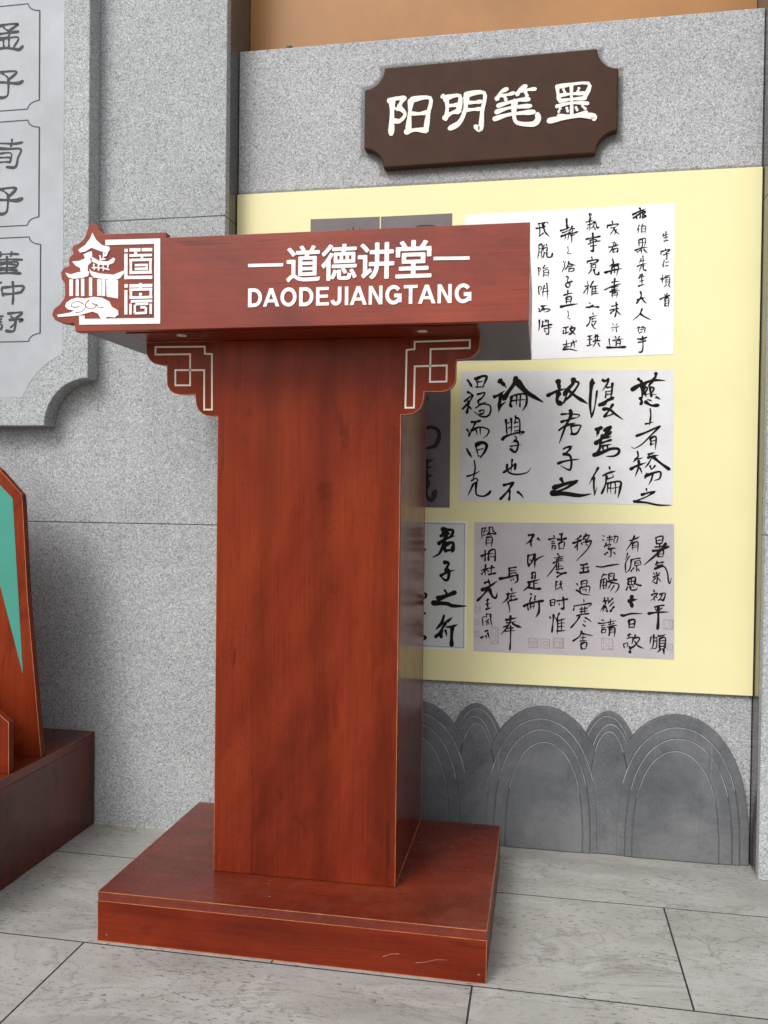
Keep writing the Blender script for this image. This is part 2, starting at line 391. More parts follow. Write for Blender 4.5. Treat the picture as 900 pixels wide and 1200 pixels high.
def P(key, src): return [(a / 1e4, b / 1e4) for a, b in src[key]]
STROKES = {
'mid': '''
42 2540 10861 2601 10771 2646 10696;30 2703 10904 2764 10799 2780 10709;42 2733 10873 2880 10940 2984 10930 2956 10826 2899 10693;27 2778 10813 2897 10827;27 2735 10695 2928 10702
36 2544 10578 2649 10517;30 2472 10355 2678 10517 2591 10354 2430 10177;36 2576 10369 2563 10235 2535 10086;36 2518 10295 2639 10175;30 2768 10516 2945 10559 2887 10441 2799 10382;30 2799 10382 2815 10293 2978 10336;33 2742 10204 2890 10292 3068 10261 3084 10113 3012 10010 2864 10010 2714 10115;27 2818 10129 2936 10158 2907 10070 2833 10070
36 2643 9877 2850 9906;30 2747 9877 2675 9728 2603 9550;30 2541 9714 2602 9609 2588 9550;33 2631 9669 2838 9758 3046 9698 3018 9579 2930 9505;27 2749 9698 2781 9579;27 2853 9728 2855 9579
42 2547 9251 2593 9162 2654 9072;30 2754 9341 2786 9192 2817 9103;48 2754 9341 2902 9401 3007 9341 2964 9192 2877 9058;24 2801 9222 2919 9252;24 2802 9088 2906 9088
33 2724 8983 2747 8834 2734 8685 2706 8565;30 2556 8609 2852 8731;27 2662 8505 2765 8566 2811 8507 2707 8431;33 2707 8431 2650 8296 2592 8176;33 2781 8477 2769 8297 2800 8178 2949 8150 3067 8211 3111 8271
59 3281 10837 3415 10702;41 3153 10453 3285 10512 3387 10584;53 3329 10511 3288 10319 3276 10142;36 3276 10142 3333 10260 3420 10333;53 3661 10906 3619 10759 3476 10554 3390 10407;65 3677 10817 3884 10579 4061 10460 4236 10356;38 3565 10465 3538 10288 3568 10228;38 3594 10479 3769 10522 3900 10491 3903 10285 3832 10153;27 3682 10478 3670 10257;27 3769 10492 3758 10227;27 3566 10361 3887 10388
33 3441 9934 3458 9726 3475 9549;24 3486 9845 3544 9874;24 3493 9726 3552 9756;30 3557 9963 3574 9815 3563 9608;27 3659 10021 3647 9844;30 3660 9977 3748 9932 3765 9755 3753 9608;24 3632 9844 3720 9873;24 3634 9756 3736 9770;24 3650 9667 3737 9681;36 3359 9460 3432 9534 3636 9608 3869 9652 3782 9578;30 3651 9549 3696 9490 3610 9401;35 3638 9445 3727 9401 3714 9253 3657 9179 3553 9253;27 3552 9312 3786 9357
33 3399 8704 3559 8809 3675 8913 3662 8780;33 3485 8898 3487 8779 3561 8691 3737 8662 3941 8708 4013 8797;30 3600 9017 3588 8869 3575 8735
39 3404 8408 3638 8469;36 3623 8454 3508 8276 3335 8081;33 3552 8306 3541 8068;36 3729 8263 3862 8132
44 4373 10472 4579 10573 4779 10629;58 4610 10821 4650 10601;53 4637 10543 4596 10368 4684 10279;38 4641 10294 4755 10323 4810 10483
29 4687 10045 4874 10056 5111 10028 5027 9956;41 4895 10146 4911 10015 4800 9782 4669 9402;35 4690 9870 4918 9942 5055 9970;41 4650 9680 4792 9782 4991 9840;32 4915 9781 5129 9795 5116 9723 5046 9606 4918 9592;29 4915 9767 4947 9592
38 4757 9255 4942 9314;35 4914 9299 4886 9226 4753 9109;38 4753 9138 4897 9109 4942 8963 4930 8817 4888 8773 4720 8860;35 4633 8918 4804 8977 5098 9023
47 4710 8581 4769 8479;53 4540 8360 4841 8465 5069 8526;41 5069 8526 4814 8348 4499 8242;59 4499 8242 4816 8231 5131 8191 5344 8222
52 4957 10860 4944 10744 4846 10628 4762 10498;41 4929 10802 5072 10771 5031 10655 4905 10482 4764 10337;50 4846 10599 5020 10452 5250 10304
35 5369 10840 5413 10738;46 5370 10797 5346 10536 5336 10245 5369 9984;29 5369 9984 5436 10187 5487 10578;35 5596 10823 5667 10793 5736 10850 5710 10735 5614 10591;35 5822 10748 5812 10531 5785 10416;26 5685 10561 5673 10417;29 5697 10648 5823 10676;23 5699 10561 5811 10575;23 5700 10489 5812 10502;41 5534 10244 5674 10330 5842 10415;29 5730 10387 5675 10272 5591 10244;35 5844 10271 5734 10098 5651 9982;41 5620 10156 5761 10155 5904 10039 6046 9937;26 5651 9982 5792 10025 5875 10068
46 5472 9693 5599 9736;52 5529 9722 5503 9576;41 5657 9663 5740 9736 5810 9750 5686 9576;47 5463 9373 5603 9489 5798 9634;41 5630 9576 5576 9402 5564 9257 5439 9111;35 5603 9489 5800 9533;35 5604 9388 5815 9460;35 5606 9315 5802 9359;47 5425 9111 5636 9184 5804 9257 5973 9258 5988 9171 5891 9098 5750 9089;29 5634 9286 5664 9199;29 5733 9315 5748 9228
32 5543 8835 5474 8704 5350 8470;35 5447 8617 5450 8413 5467 8209;23 5467 8209 5521 8384;35 5782 8851 5797 8793;38 5645 8647 5756 8706 5897 8750;32 5729 8648 5704 8444 5623 8240;26 5744 8575 5871 8620 5856 8678;38 5732 8474 6027 8520 6029 8360 5990 8172;26 5760 8459 5750 8256;23 5830 8489 5834 8242;23 5915 8490 5919 8243;23 5748 8372 6015 8404
46 6245 10585 6424 10698 6700 10795 6934 10792;40 6380 10842 6464 10769;40 6766 10966 6754 10866 6672 10810;40 6452 10697 6482 10525 6471 10381;34 6562 10754 6480 10640 6591 10638 6538 10495 6622 10495;34 6700 10781 6619 10667 6730 10623 6677 10494 6760 10479;40 6429 10410 6472 10324 6445 10266;40 6541 10323 6681 10236 6833 10240;29 6596 10366 6680 10336;34 6775 10421 6858 10378;34 6536 10668 6510 10524 6567 10438;34 6647 10638 6678 10437
32 6655 10164 6671 10006 6647 9805;29 6550 9820 6715 9862;35 6359 9547 6580 9633 6882 9776 6801 9690;29 6869 9761 6692 9575 6501 9374 6336 9273 6266 9301;32 6666 9489 6682 9345;32 6666 9489 6790 9532 6781 9259;23 6681 9431 6764 9446;23 6682 9360 6765 9374
35 6393 9201 6409 9085 6313 8970;29 6340 9028 6507 9057;40 6246 8796 6371 8869 6564 8942;35 6424 8999 6427 8855 6360 8652;29 6455 8826 6498 8711;35 6630 9129 6754 9173;35 6618 9057 6838 9116;29 6728 9115 6647 8942 6566 8841;40 6728 9087 6896 8944 7092 8801;26 6676 8885 6705 8799 6787 8886;37 6569 8640 6734 8713 6900 8743 6888 8599 6792 8555;32 6734 8713 6709 8569 6655 8467;26 6610 8712 6570 8596
29 6601 8366 6616 8309;35 6493 8221 6631 8266 6796 8311;29 6783 8296 6577 8164 6328 8074;35 6328 8074 6607 8049 6857 8001 7119 7998''',
'bl': '''
60 1982 7367 2099 7352 2250 7339 2202 7204 2102 7152;54 1903 7014 2069 7135 2269 7206;53 2017 7284 2068 7168;47 1950 7199 2151 7270;60 2100 7302 2037 7034 1939 6797 1806 6710;60 2070 7018 2056 6850;60 2071 7001 2254 7055 2240 6854;47 2073 6851 2240 6871
54 2043 6582 2160 6569 2079 6399;60 2078 6416 2163 6368 2148 6200 2082 6165 1980 6246;47 1963 6262 2113 6350 2280 6405
40 2068 5930 2120 5848;54 1886 5740 2120 5815 2320 5898;47 2337 5888 2054 5745 1786 5619;74 1786 5619 2123 5614 2257 5568 2541 5571
60 2060 5327 2011 5157 1895 5018;47 2112 5178 1964 4920 1864 4816;54 2014 4990 1999 4821;47 2145 5196 2245 5283;47 2130 5061 2364 5120;60 2264 5083 2250 4865 2253 4631;40 2098 4993 2133 4860
47 1513 5862 1615 5832 1632 5782 1589 5713;47 1526 4852 1628 4806 1628 4772 1561 4719;34 1533 6922 1601 6863;34 1519 5341 1621 5368''',
'br': '''
23 2930 7401 2934 7152;23 2924 7401 3029 7413;20 2996 7386 2965 7286;20 2964 7335 3063 7354;20 2949 7236 3081 7255;26 3094 7437 3096 7321 3064 7288;26 3095 7427 3177 7429 3178 7356 3261 7292;26 3080 7288 3245 7275;20 3097 7272 3163 7223;27 3032 7171 3035 7005;27 3032 7188 3164 7190 3150 6975;17 3049 7122 3148 7130;17 3050 7062 3149 7071
30 2906 6754 3103 6825;27 3003 6889 3007 6640;20 2998 6789 2924 6688;30 3102 6874 3089 6659;27 3102 6874 3233 6911 3237 6646;20 3120 6809 3218 6827;20 3121 6742 3219 6755
30 2927 6422 3108 6477;27 3024 6558 3018 6308;23 3016 6441 2929 6323;23 3036 6442 3093 6393;27 3124 6477 3223 6496;26 3166 6545 3159 6346;30 3094 6327 3258 6365
33 2998 6125 3112 6162;30 3095 6211 3130 6063;40 2934 5957 3114 6046 3277 6167;33 3082 5995 2985 5859 2838 5705;40 3115 5996 3183 5832 3266 5785 3297 5886
27 3053 5712 3118 5747;27 3085 5763 3088 5564;23 3038 5628 3136 5665;30 3039 5512 3154 5549
27 2959 5310 2979 5128;20 2976 5327 3042 5346;23 3057 5413 3058 5330;27 3156 5400 3193 5136;20 3074 5397 3156 5407;23 3043 5230 3108 5282;23 3076 5214 3061 5131;20 3093 5232 3127 5167
33 2933 4843 2982 4862;30 3030 4997 3096 5016;30 3048 4897 3065 4848;30 3096 4966 3131 4851
30 3567 6489 3570 6274;26 3567 6489 3730 6516;23 3584 6423 3731 6444;23 3585 6357 3732 6385;36 3342 6235 3537 6274 3765 6346;33 3748 6346 3767 6214 3703 6146;20 3603 6242 3620 6193;20 3662 6261 3679 6212
30 3623 6012 3640 5946;26 3510 5876 3738 5933;30 3559 5911 3528 5777 3432 5675;26 3512 5744 3577 5812;23 3625 5863 3627 5748;23 3593 5829 3707 5849;30 3578 5730 3757 5778;26 3546 5712 3597 5515 3582 5465
33 3503 5280 3747 5339;26 3520 5215 3732 5256;30 3616 5384 3586 5184 3409 4945;33 3456 5113 3586 5168;40 3667 5204 3750 5157 3848 5128;23 3522 5082 3685 5105;23 3490 5015 3735 5041;26 3619 5152 3623 4888 3611 4589
33 3995 7257 4124 7275;33 4108 7259 4045 7143 3949 7058;33 4061 7159 4064 6995;33 4206 7195 4255 7147
30 4001 6813 3988 6648 4022 6551;30 4002 6780 4115 6816 4101 6684 4006 6534;23 4036 6699 4085 6667;33 4147 6833 4151 6521;30 4149 6669 4341 6788
30 4089 6388 4091 6257;26 4089 6388 4169 6407 4155 6258;20 4106 6323 4154 6331;33 3995 6171 4252 6245;26 4140 6225 4142 6061;23 4141 6143 4221 6162;30 4044 6140 3996 6056 3900 5971;33 4013 6057 4159 6028 4288 6032
30 4063 5910 4096 5878;33 3906 5609 4067 5697 4357 5756;26 4081 5829 4050 5729;26 4177 5865 4163 5766;26 4002 5661 4020 5530;26 4067 5664 4069 5548;23 4067 5664 4148 5683 4140 5567;20 4074 5605 4139 5620;36 4260 5736 4263 5506 4201 5389
26 4567 7263 4582 7234;29 4453 7172 4625 7205;24 4525 7130 4597 7143;24 4526 7077 4598 7090;26 4541 7036 4534 6939;24 4541 7027 4608 7037 4600 6955;26 4696 7295 4768 7311;32 4655 7177 4855 7210;29 4748 7296 4750 7120;26 4685 7089 4687 6957;26 4685 7089 4814 7121 4787 6959;21 4695 6963 4787 6971
26 4660 6853 4704 6781;24 4589 6749 4790 6798;24 4633 6706 4776 6739;26 4704 6796 4621 6573 4437 6317;26 4562 6630 4791 6695;24 4649 6603 4651 6485;24 4692 6634 4694 6487;21 4650 6544 4793 6571;24 4636 6485 4794 6519;29 4652 6427 4738 6399 4868 6418;26 4796 6401 4653 6309
26 4640 6220 4629 6014;21 4641 6205 4684 6207;21 4627 6117 4679 6133;26 4756 6224 4714 6134;24 4728 6149 4785 6166;26 4742 6150 4758 6077 4787 6019;21 4658 6029 4729 6076
27 4517 5774 4534 5642;27 4517 5774 4618 5792 4606 5659;21 4532 5716 4604 5730;21 4533 5651 4611 5665;27 4662 5764 4905 5817;29 4804 5857 4822 5608 4765 5591;24 4706 5707 4727 5663
27 4508 5390 4538 5347;27 4594 5452 4583 5246 4563 5038;21 4624 5395 4654 5337;27 4724 5487 4669 5308;27 4683 5338 4679 4999;27 4669 5308 4855 5359;24 4769 5356 4773 5076;21 4693 5235 4842 5261;21 4694 5161 4843 5182;27 4672 5072 4859 5094
32 5000 7096 5185 7173;29 5183 7275 5071 7185;29 5113 7186 5103 6937;23 5115 7098 5045 6994;23 5186 7114 5209 7071;26 5297 7321 5228 7188;26 5241 7247 5368 7294 5299 7161 5200 7100;26 5270 7204 5299 7175;26 5286 7117 5413 7163 5331 6971 5092 6702;23 5301 7073 5344 7045
29 5180 6602 5336 6635;26 5251 6619 5248 6443;23 5195 6529 5366 6563;32 5168 6426 5367 6461;23 5338 6519 5367 6490
26 5200 6222 5202 6105;26 5200 6222 5328 6255 5316 6123;20 5215 6164 5315 6181;26 5174 6075 5190 5958;26 5174 6075 5387 6125 5375 5978;20 5231 6032 5317 6050 5303 5991;26 5101 6175 5130 6132;26 5089 6028 5146 6000 5218 5944 5404 5921
26 5263 5814 5270 5755;26 5039 5557 5051 5660;29 5051 5660 5237 5696 5436 5732 5380 5657;23 5181 5591 5352 5626;23 5182 5532 5353 5562;23 5223 5637 5212 5475;23 5294 5654 5303 5478;26 5112 5436 5382 5496;26 5184 5430 5100 5295 4987 5158;26 5298 5405 5442 5313;23 5271 5330 5314 5303;26 5258 5242 5307 5209
26 5232 5094 5191 4975 5035 4851;26 5247 5036 5361 5012 5475 5002;23 5206 4932 5334 4958;23 5262 4993 5264 4846;23 5193 4858 5349 4879;29 5222 4800 5238 4684;29 5222 4800 5350 4835 5324 4693;23 5238 4684 5324 4693
23 5662 7285 5704 7271;23 5663 7197 5700 7169;23 5702 7024 5743 7126;23 5761 7243 5902 7275;20 5762 7185 5889 7211;23 5817 7288 5806 7099;23 5916 7275 6000 7263 5974 7146 5932 7130;20 5944 7261 5909 7144;26 5736 7053 5848 7100;23 5848 7085 5779 6996 5920 7020;23 5794 6967 5962 7000;26 5850 6998 5852 6823 5810 6808;26 5711 6849 5781 6909;26 5907 6912 5950 6869
32 5531 6582 5659 6571 5800 6604 6024 6644
26 5704 6412 5649 6308;26 5676 6382 5775 6399;29 5649 6279 5624 6059;26 5649 6279 5762 6297 5751 6078;20 5665 6206 5749 6224;20 5666 6148 5750 6159;23 5706 6281 5703 6076;26 5817 6415 5819 6298;23 5817 6415 5929 6433 5917 6316;20 5832 6366 5916 6380;29 5791 6239 5988 6289;26 5848 6227 6032 6188 6006 6057 5950 5997;23 5863 6198 5794 6079;23 5934 6156 5851 6023
26 5726 5873 5714 5785;23 5685 5784 5798 5817;26 5756 5816 5689 5551;26 5715 5697 5646 5578;26 5744 5684 5802 5555 5745 5582;23 5797 5875 5814 5730;26 5910 5864 5827 5774;26 5926 5778 5843 5673;29 5941 5676 5859 5557
26 5678 5360 5721 5347;26 5594 5284 5806 5316;23 5666 5228 5765 5247;23 5675 5176 5766 5191;26 5682 5141 5669 5068;23 5682 5136 5766 5151 5753 5071;20 5677 5068 5753 5077;23 5861 5396 5864 5251;23 5806 5307 5989 5357;20 5821 5264 5948 5298;26 5794 5204 6005 5256;26 5836 5191 5839 5016;29 5837 5177 5963 5196 5952 4992;20 5846 5133 5941 5152;20 5847 5084 5942 5099
29 6254 7181 6462 7272;26 6364 7299 6297 7138 6188 6962;26 6325 7124 6327 6980;26 6325 7124 6436 7156 6434 6939;17 6340 7075 6423 7089;17 6340 7029 6424 7043
23 6217 6905 6177 6759;26 6260 6833 6178 6672 6182 6469;26 6303 6762 6278 6558 6196 6455;23 6303 6747 6498 6790;23 6387 6720 6375 6619;23 6387 6720 6485 6737 6514 6651;20 6388 6677 6486 6685;23 6389 6619 6514 6651;26 6417 6605 6419 6490;23 6362 6575 6293 6486;23 6460 6549 6489 6492
29 6240 6325 6242 6180;29 6240 6311 6393 6359 6382 6199;23 6310 6342 6312 6197;20 6255 6253 6381 6271;23 6251 6186 6382 6205;26 6229 6136 6202 6063;29 6285 6152 6314 6066 6426 6084 6439 6128;20 6340 6169 6363 6140;29 6424 6200 6522 6174
44 6257 5803 6416 5852;41 6330 5936 6334 5690
32 6094 5492 6156 5480 6323 5530 6546 5538
32 6264 5368 6272 5208;32 6264 5368 6395 5396 6384 5213;23 6277 5287 6383 5303;26 6278 5217 6384 5227
26 6247 5033 6331 5065;23 6288 5078 6262 4975;26 6234 4960 6360 4994 6348 4848;23 6166 4840 6181 4754;23 6166 4840 6250 4859 6246 4771;26 6293 4788 6323 4644 6281 4671;26 6415 5054 6375 4936;26 6374 4980 6514 4986 6419 4822 6322 4745;29 6403 4909 6475 4810 6587 4757
29 6823 7265 6839 7121;29 6823 7265 6975 7297 6963 7152;23 6838 7193 6962 7210;23 6848 7127 6963 7144;26 6813 7048 7020 7082;26 6909 7123 6911 7007;32 6759 6961 7103 7069;35 7046 7140 6911 6950 6597 6654;29 6870 6949 6880 6834;29 6870 6949 6994 6980 6982 6836;20 6885 6892 6981 6902;20 6886 6834 6982 6842
26 6860 6732 6834 6645;26 6861 6689 6998 6716;23 6861 6632 6985 6658;29 6807 6558 7000 6621 7085 6493 7116 6293 7144 6236 7175 6352;26 6783 6370 6920 6417;23 6850 6487 6860 6228;23 6781 6471 6823 6429;23 6919 6475 6879 6416;23 6838 6357 6757 6253;23 6880 6358 6950 6274;23 6799 6255 6868 6228
26 6801 6082 6816 6039;26 6748 5964 6886 6012 6791 5879 6736 5848;23 6818 5938 6819 5837;20 6845 5953 6874 5911;26 6928 5985 7052 6017 7013 5858 6971 5871;23 6983 5986 6943 5884 6902 5854
26 6822 5692 7029 5743;23 6836 5664 6865 5607;23 6988 5684 6934 5624;32 6685 5543 6879 5579 7114 5596;35 6904 5724 6910 5392 6899 5204
26 6764 5025 6738 4865;26 6818 5071 6808 4839 6754 4735;23 6820 4998 6889 5016;23 6821 4926 6890 4935;23 6888 5030 6879 4784 6782 4765;29 6916 5046 7067 5081;26 6944 4989 6948 4773;26 6944 4989 7069 5009 7059 4777;20 6951 4932 7061 4948;20 6952 4874 7062 4887;23 6953 4816 7063 4827;29 6976 4759 6908 4684;32 7031 4762 7047 4647''',
'tr': '''
23 4111 14413 4265 14445;21 4265 14445 4215 14330;26 4061 14311 4266 14349;23 4124 14412 4141 14126;21 4141 14126 4230 14200;31 4214 14408 4268 14224 4359 14122;23 4303 14443 4329 14416
23 4131 13919 4110 13634;23 4131 13919 4208 13929 4187 13631;16 4145 13840 4191 13849;16 4147 13762 4193 13771;23 4260 13927 4235 13876;21 4298 13938 4324 13885;21 4235 13850 4236 13785;21 4235 13850 4325 13859 4313 13782;23 4262 13758 4225 13643;26 4313 13756 4328 13652 4417 13648 4442 13725
21 4126 13412 4142 13217;18 4131 13412 4178 13385 4153 13308;21 4279 13459 4229 13383;18 4243 13343 4245 13201;18 4243 13343 4358 13352 4355 13197;16 4256 13291 4354 13298;16 4257 13239 4354 13241;18 4229 13396 4357 13404
21 4145 12983 4156 12801;18 4145 12983 4210 12968 4173 12878;18 4236 12915 4351 12938;18 4224 12851 4365 12872;21 4273 13005 4239 12746;21 4324 13055 4347 12691
29 4204 12526 4319 12541;23 4255 12512 4231 12435 4141 12411;23 4153 12476 4180 12397;26 4217 12461 4397 12456 4359 12405 4295 12394;18 4281 12472 4270 12408
26 4170 12215 4161 11968;26 4247 12187 4229 12044;23 4298 12199 4375 12197 4364 12119;18 4299 12160 4363 12166;26 4249 12070 4453 12104;23 4276 12004 4442 12040;23 4376 12119 4385 11911 4329 11886;21 4289 11965 4315 11938
31 4748 14500 4764 14306;28 4612 14235 4802 14304;23 4651 14182 4803 14240;31 4627 14105 4854 14199;23 4728 14153 4717 14037;21 4753 14152 4804 14163 4781 14022;26 4878 14327 4803 14201;21 4828 14252 4929 14273;26 4804 14150 4994 14193;21 4843 14109 4944 14131;23 4891 14275 4871 13953
15 4783 13867 4798 13763 4773 13712;15 4799 13698 4849 13709 4862 13683
21 4687 13535 4700 13508;21 4665 13303 4726 13456;23 4814 13530 4790 13428 4740 13352;26 4815 13478 4955 13435;21 4803 13414 4892 13424;21 4817 13349 4817 13297;23 4816 13362 4930 13371 4906 13307 4830 13297;18 4738 13533 4714 13404
21 4756 13183 4807 13169 4783 13066 4872 13037;23 4796 13066 4848 12987 4798 12936 4746 12990;23 4746 13016 4897 13075
26 4711 12758 4901 12804;26 4799 12872 4788 12756;26 4763 12705 4773 12562;26 4763 12705 4877 12727 4867 12573;18 4776 12666 4865 12671;18 4777 12614 4866 12624;34 4639 12501 4829 12535 5006 12556
16 4806 12406 4828 12302 4803 12264;16 4808 12238 4872 12211
26 5252 14593 5279 14463;23 5277 14592 5303 14552;26 5179 14403 5330 14435;21 5218 14338 5319 14359;21 5254 14464 5258 14207;18 5232 14286 5207 14248;21 5380 14420 5344 14306 5283 14245;23 5331 14384 5393 14394 5420 14277 5470 14275;21 5344 14306 5396 14227
28 5186 14018 5311 14038 5499 14069;21 5274 13988 5287 13949;21 5274 13988 5412 14001 5400 13945;21 5238 13900 5500 13966;21 5289 13859 5439 13879;26 5334 14153 5353 13767 5303 13756
23 5318 13614 5331 13562;23 5231 13527 5219 13464;26 5231 13515 5457 13545 5420 13482;21 5282 13461 5420 13474;21 5308 13422 5310 13332;21 5308 13422 5409 13431 5403 13329;15 5321 13378 5397 13380;23 5322 13331 5248 13231;26 5372 13330 5399 13226 5475 13210 5479 13262
23 5177 12950 5277 12973;21 5238 13064 5230 12768;21 5240 12923 5154 12796;26 5364 13060 5303 12921;23 5341 12945 5331 12740;21 5341 12932 5466 12954;18 5342 12881 5455 12895;18 5343 12822 5456 12839;23 5331 12765 5481 12786;21 5403 12956 5406 12776
23 5284 12574 5309 12547;23 5210 12473 5373 12520;26 5260 12471 5336 12482 5499 12473
23 5363 12340 5376 12301;23 5289 12239 5452 12286;23 5314 12251 5291 12123 5229 12047;18 5340 12199 5440 12222;18 5365 12224 5353 12147;21 5341 12134 5441 12158 5368 12031;23 5342 12096 5393 12005 5444 11978
23 5756 14403 5769 14351;23 5657 14318 5653 14254;26 5670 14305 5894 14333 5845 14284;20 5733 14251 5833 14264;23 5808 14247 5747 14148;20 5784 14197 5723 14098;23 5796 14235 5834 14157 5811 14094;20 5858 14207 5822 14170;23 5834 14170 5910 14103
20 5764 13917 5851 13901 5814 13851;23 5690 13818 5889 13861;23 5813 13928 5766 13776 5705 13689;23 5791 13763 5792 13699;23 5791 13763 5890 13784 5879 13695;15 5797 13698 5872 13701
31 5782 13545 5796 13443 5722 13394;28 5759 13406 5921 13425;26 5772 13367 5750 13214;26 5772 13367 5909 13382 5875 13184;31 5612 13244 5774 13290 5972 13321;20 5823 13339 5829 13237
26 5839 13108 5844 12775;23 5765 13021 5927 13042;31 5618 12859 5755 12919 5953 12977;21 5755 12906 5916 12927;21 5768 12855 5905 12871;26 5731 12805 5931 12824;23 5782 12777 5788 12688;23 5782 12777 5894 12787 5883 12685;15 5795 12731 5882 12736
23 5774 12483 5911 12518;23 5738 12394 5925 12428;23 5872 12570 5853 12237;23 5838 12391 5752 12317;26 5875 12390 5977 12285
15 5805 12085 5831 12046;15 5905 12082 5881 12044;15 5782 11995 5944 12017;15 5820 11969 5808 11918;18 5882 12006 5896 11903
31 6200 14523 6470 14637;25 6346 14669 6372 14617 6274 14545;28 6214 14446 6397 14565;23 6299 14518 6288 14430;23 6300 14506 6373 14515 6362 14439;25 6421 14589 6483 14573 6435 14512 6497 14484 6424 14449;23 6421 14589 6412 14412
20 6352 14287 6305 14162;20 6334 14212 6331 14110;18 6426 14309 6402 14260;20 6397 14247 6400 14112;20 6397 14247 6488 14256 6479 14104;15 6408 14196 6477 14198;15 6409 14127 6478 14129
23 6346 13957 6356 13804;23 6358 13956 6493 13976 6471 13799;20 6419 13967 6422 13801;15 6359 13893 6482 13900;25 6263 13718 6386 13765 6533 13784;23 6410 13789 6417 13649;20 6386 13726 6313 13678;25 6460 13736 6535 13657
20 6402 13535 6367 13435;18 6378 13472 6489 13494;20 6438 13597 6441 13394;23 6318 13360 6515 13416;20 6417 13382 6369 13256;23 6453 13393 6455 13291 6517 13264
23 6395 13179 6360 13091;20 6384 13116 6470 13138;23 6432 13190 6436 12936;20 6378 13027 6472 13049;25 6350 12913 6478 12947
26 6331 12608 6503 12654;25 6402 12797 6416 12682 6320 12532;28 6429 12656 6529 12531
23 6445 12413 6386 12275 6252 12163;28 6398 12300 6510 12221 6629 12162
20 6884 14074 6853 13999;18 6872 14024 6981 14057;20 6932 14115 6935 13920;18 6885 13973 6970 13994;20 6887 13897 6972 13918
20 6926 13731 6934 13692;20 6830 13608 6829 13671;23 6829 13671 7012 13714 6976 13665;20 6879 13593 7013 13626;23 6952 13654 6959 13501 6930 13515
18 6906 13478 6859 13353;18 6888 13403 6889 13327;18 6931 13427 6992 13437;20 6932 13351 7000 13361
20 6827 13063 6937 13097;20 6875 13150 6878 12972;18 6852 13037 6913 13060;20 6936 13122 7033 13144;18 6949 13084 6947 12945;18 6949 13084 7022 13094 7020 12942;15 6957 13033 7016 13039;15 6958 12990 7016 12993;18 6964 12932 6916 12882;20 7000 12930 7038 12866
20 6919 12718 6944 12679;20 6979 12741 6956 12678;25 6823 12606 7029 12689;23 6933 12616 6935 12451;23 6933 12616 7013 12634 7009 12441;15 6941 12565 7007 12571;15 6942 12514 7007 12520;18 6943 12458 7008 12461
23 6347 11982 6421 11988;19 6384 12012 6367 11905;23 6440 11999 6514 11979 6497 11864;19 6422 11942 6496 11960;19 6386 11867 6460 11903;23 6351 11733 6554 11767;23 6371 11656 6537 11691;23 6462 11789 6476 11559 6449 11444 6393 11438;19 6407 11713 6518 11726
23 4710 12020 4824 12037;23 4767 12019 4769 11883;23 4712 11884 4845 11920;23 4718 11962 4712 11884;27 4900 12055 4863 11978;27 4863 11997 4977 12014 4902 11900 4846 11870;27 4882 11958 4979 11867
23 4716 11632 4868 11667;23 4791 11727 4793 11572;23 4736 11573 4869 11597;23 4755 11592 4699 11515;27 4718 11523 4870 11531 5023 11490;23 4887 11667 5001 11696;23 4906 11647 4888 11570;23 4936 11724 4965 11568;19 5000 11723 5020 11695
23 5264 11814 5358 11831;23 5254 11737 5360 11754;23 5309 11833 5305 11620;23 5249 11602 5362 11627;23 5397 11792 5510 11809;23 5434 11849 5428 11695;23 5471 11848 5466 11694;23 5379 11696 5530 11712;23 5436 11675 5381 11580;23 5493 11655 5532 11577
23 5866 11801 5885 11762;23 5960 11799 5923 11742;23 5812 11706 6035 11740;23 5887 11685 5888 11589;23 5887 11685 5980 11703 5971 11588;19 5895 11639 5970 11645;23 5736 11746 5757 11592;31 5683 11555 5851 11551 6094 11558''',
'dark': '''
78 1429 9660 1653 9760 1850 9703 1891 9548 1799 9325 1547 9258;50 1542 10523 1616 10411;67 1495 8934 1747 9002;61 1441 8738 1721 8824;67 1596 8991 1614 8489;56 1528 8572 1724 8629;78 1642 8489 1589 8209 1732 8032 1819 8256;50 1447 8319 1670 8433''',
'darktop': '''
51 -372 14441 -336 14479;71 -205 14418 -232 14515;61 -101 14414 -76 14478;45 -24 14436 -8 14465;61 -308 14347 107 14369
80 1300 14445 1468 14464 1703 14454 1805 14323 1540 14102;60 1469 14338 1539 14169''',
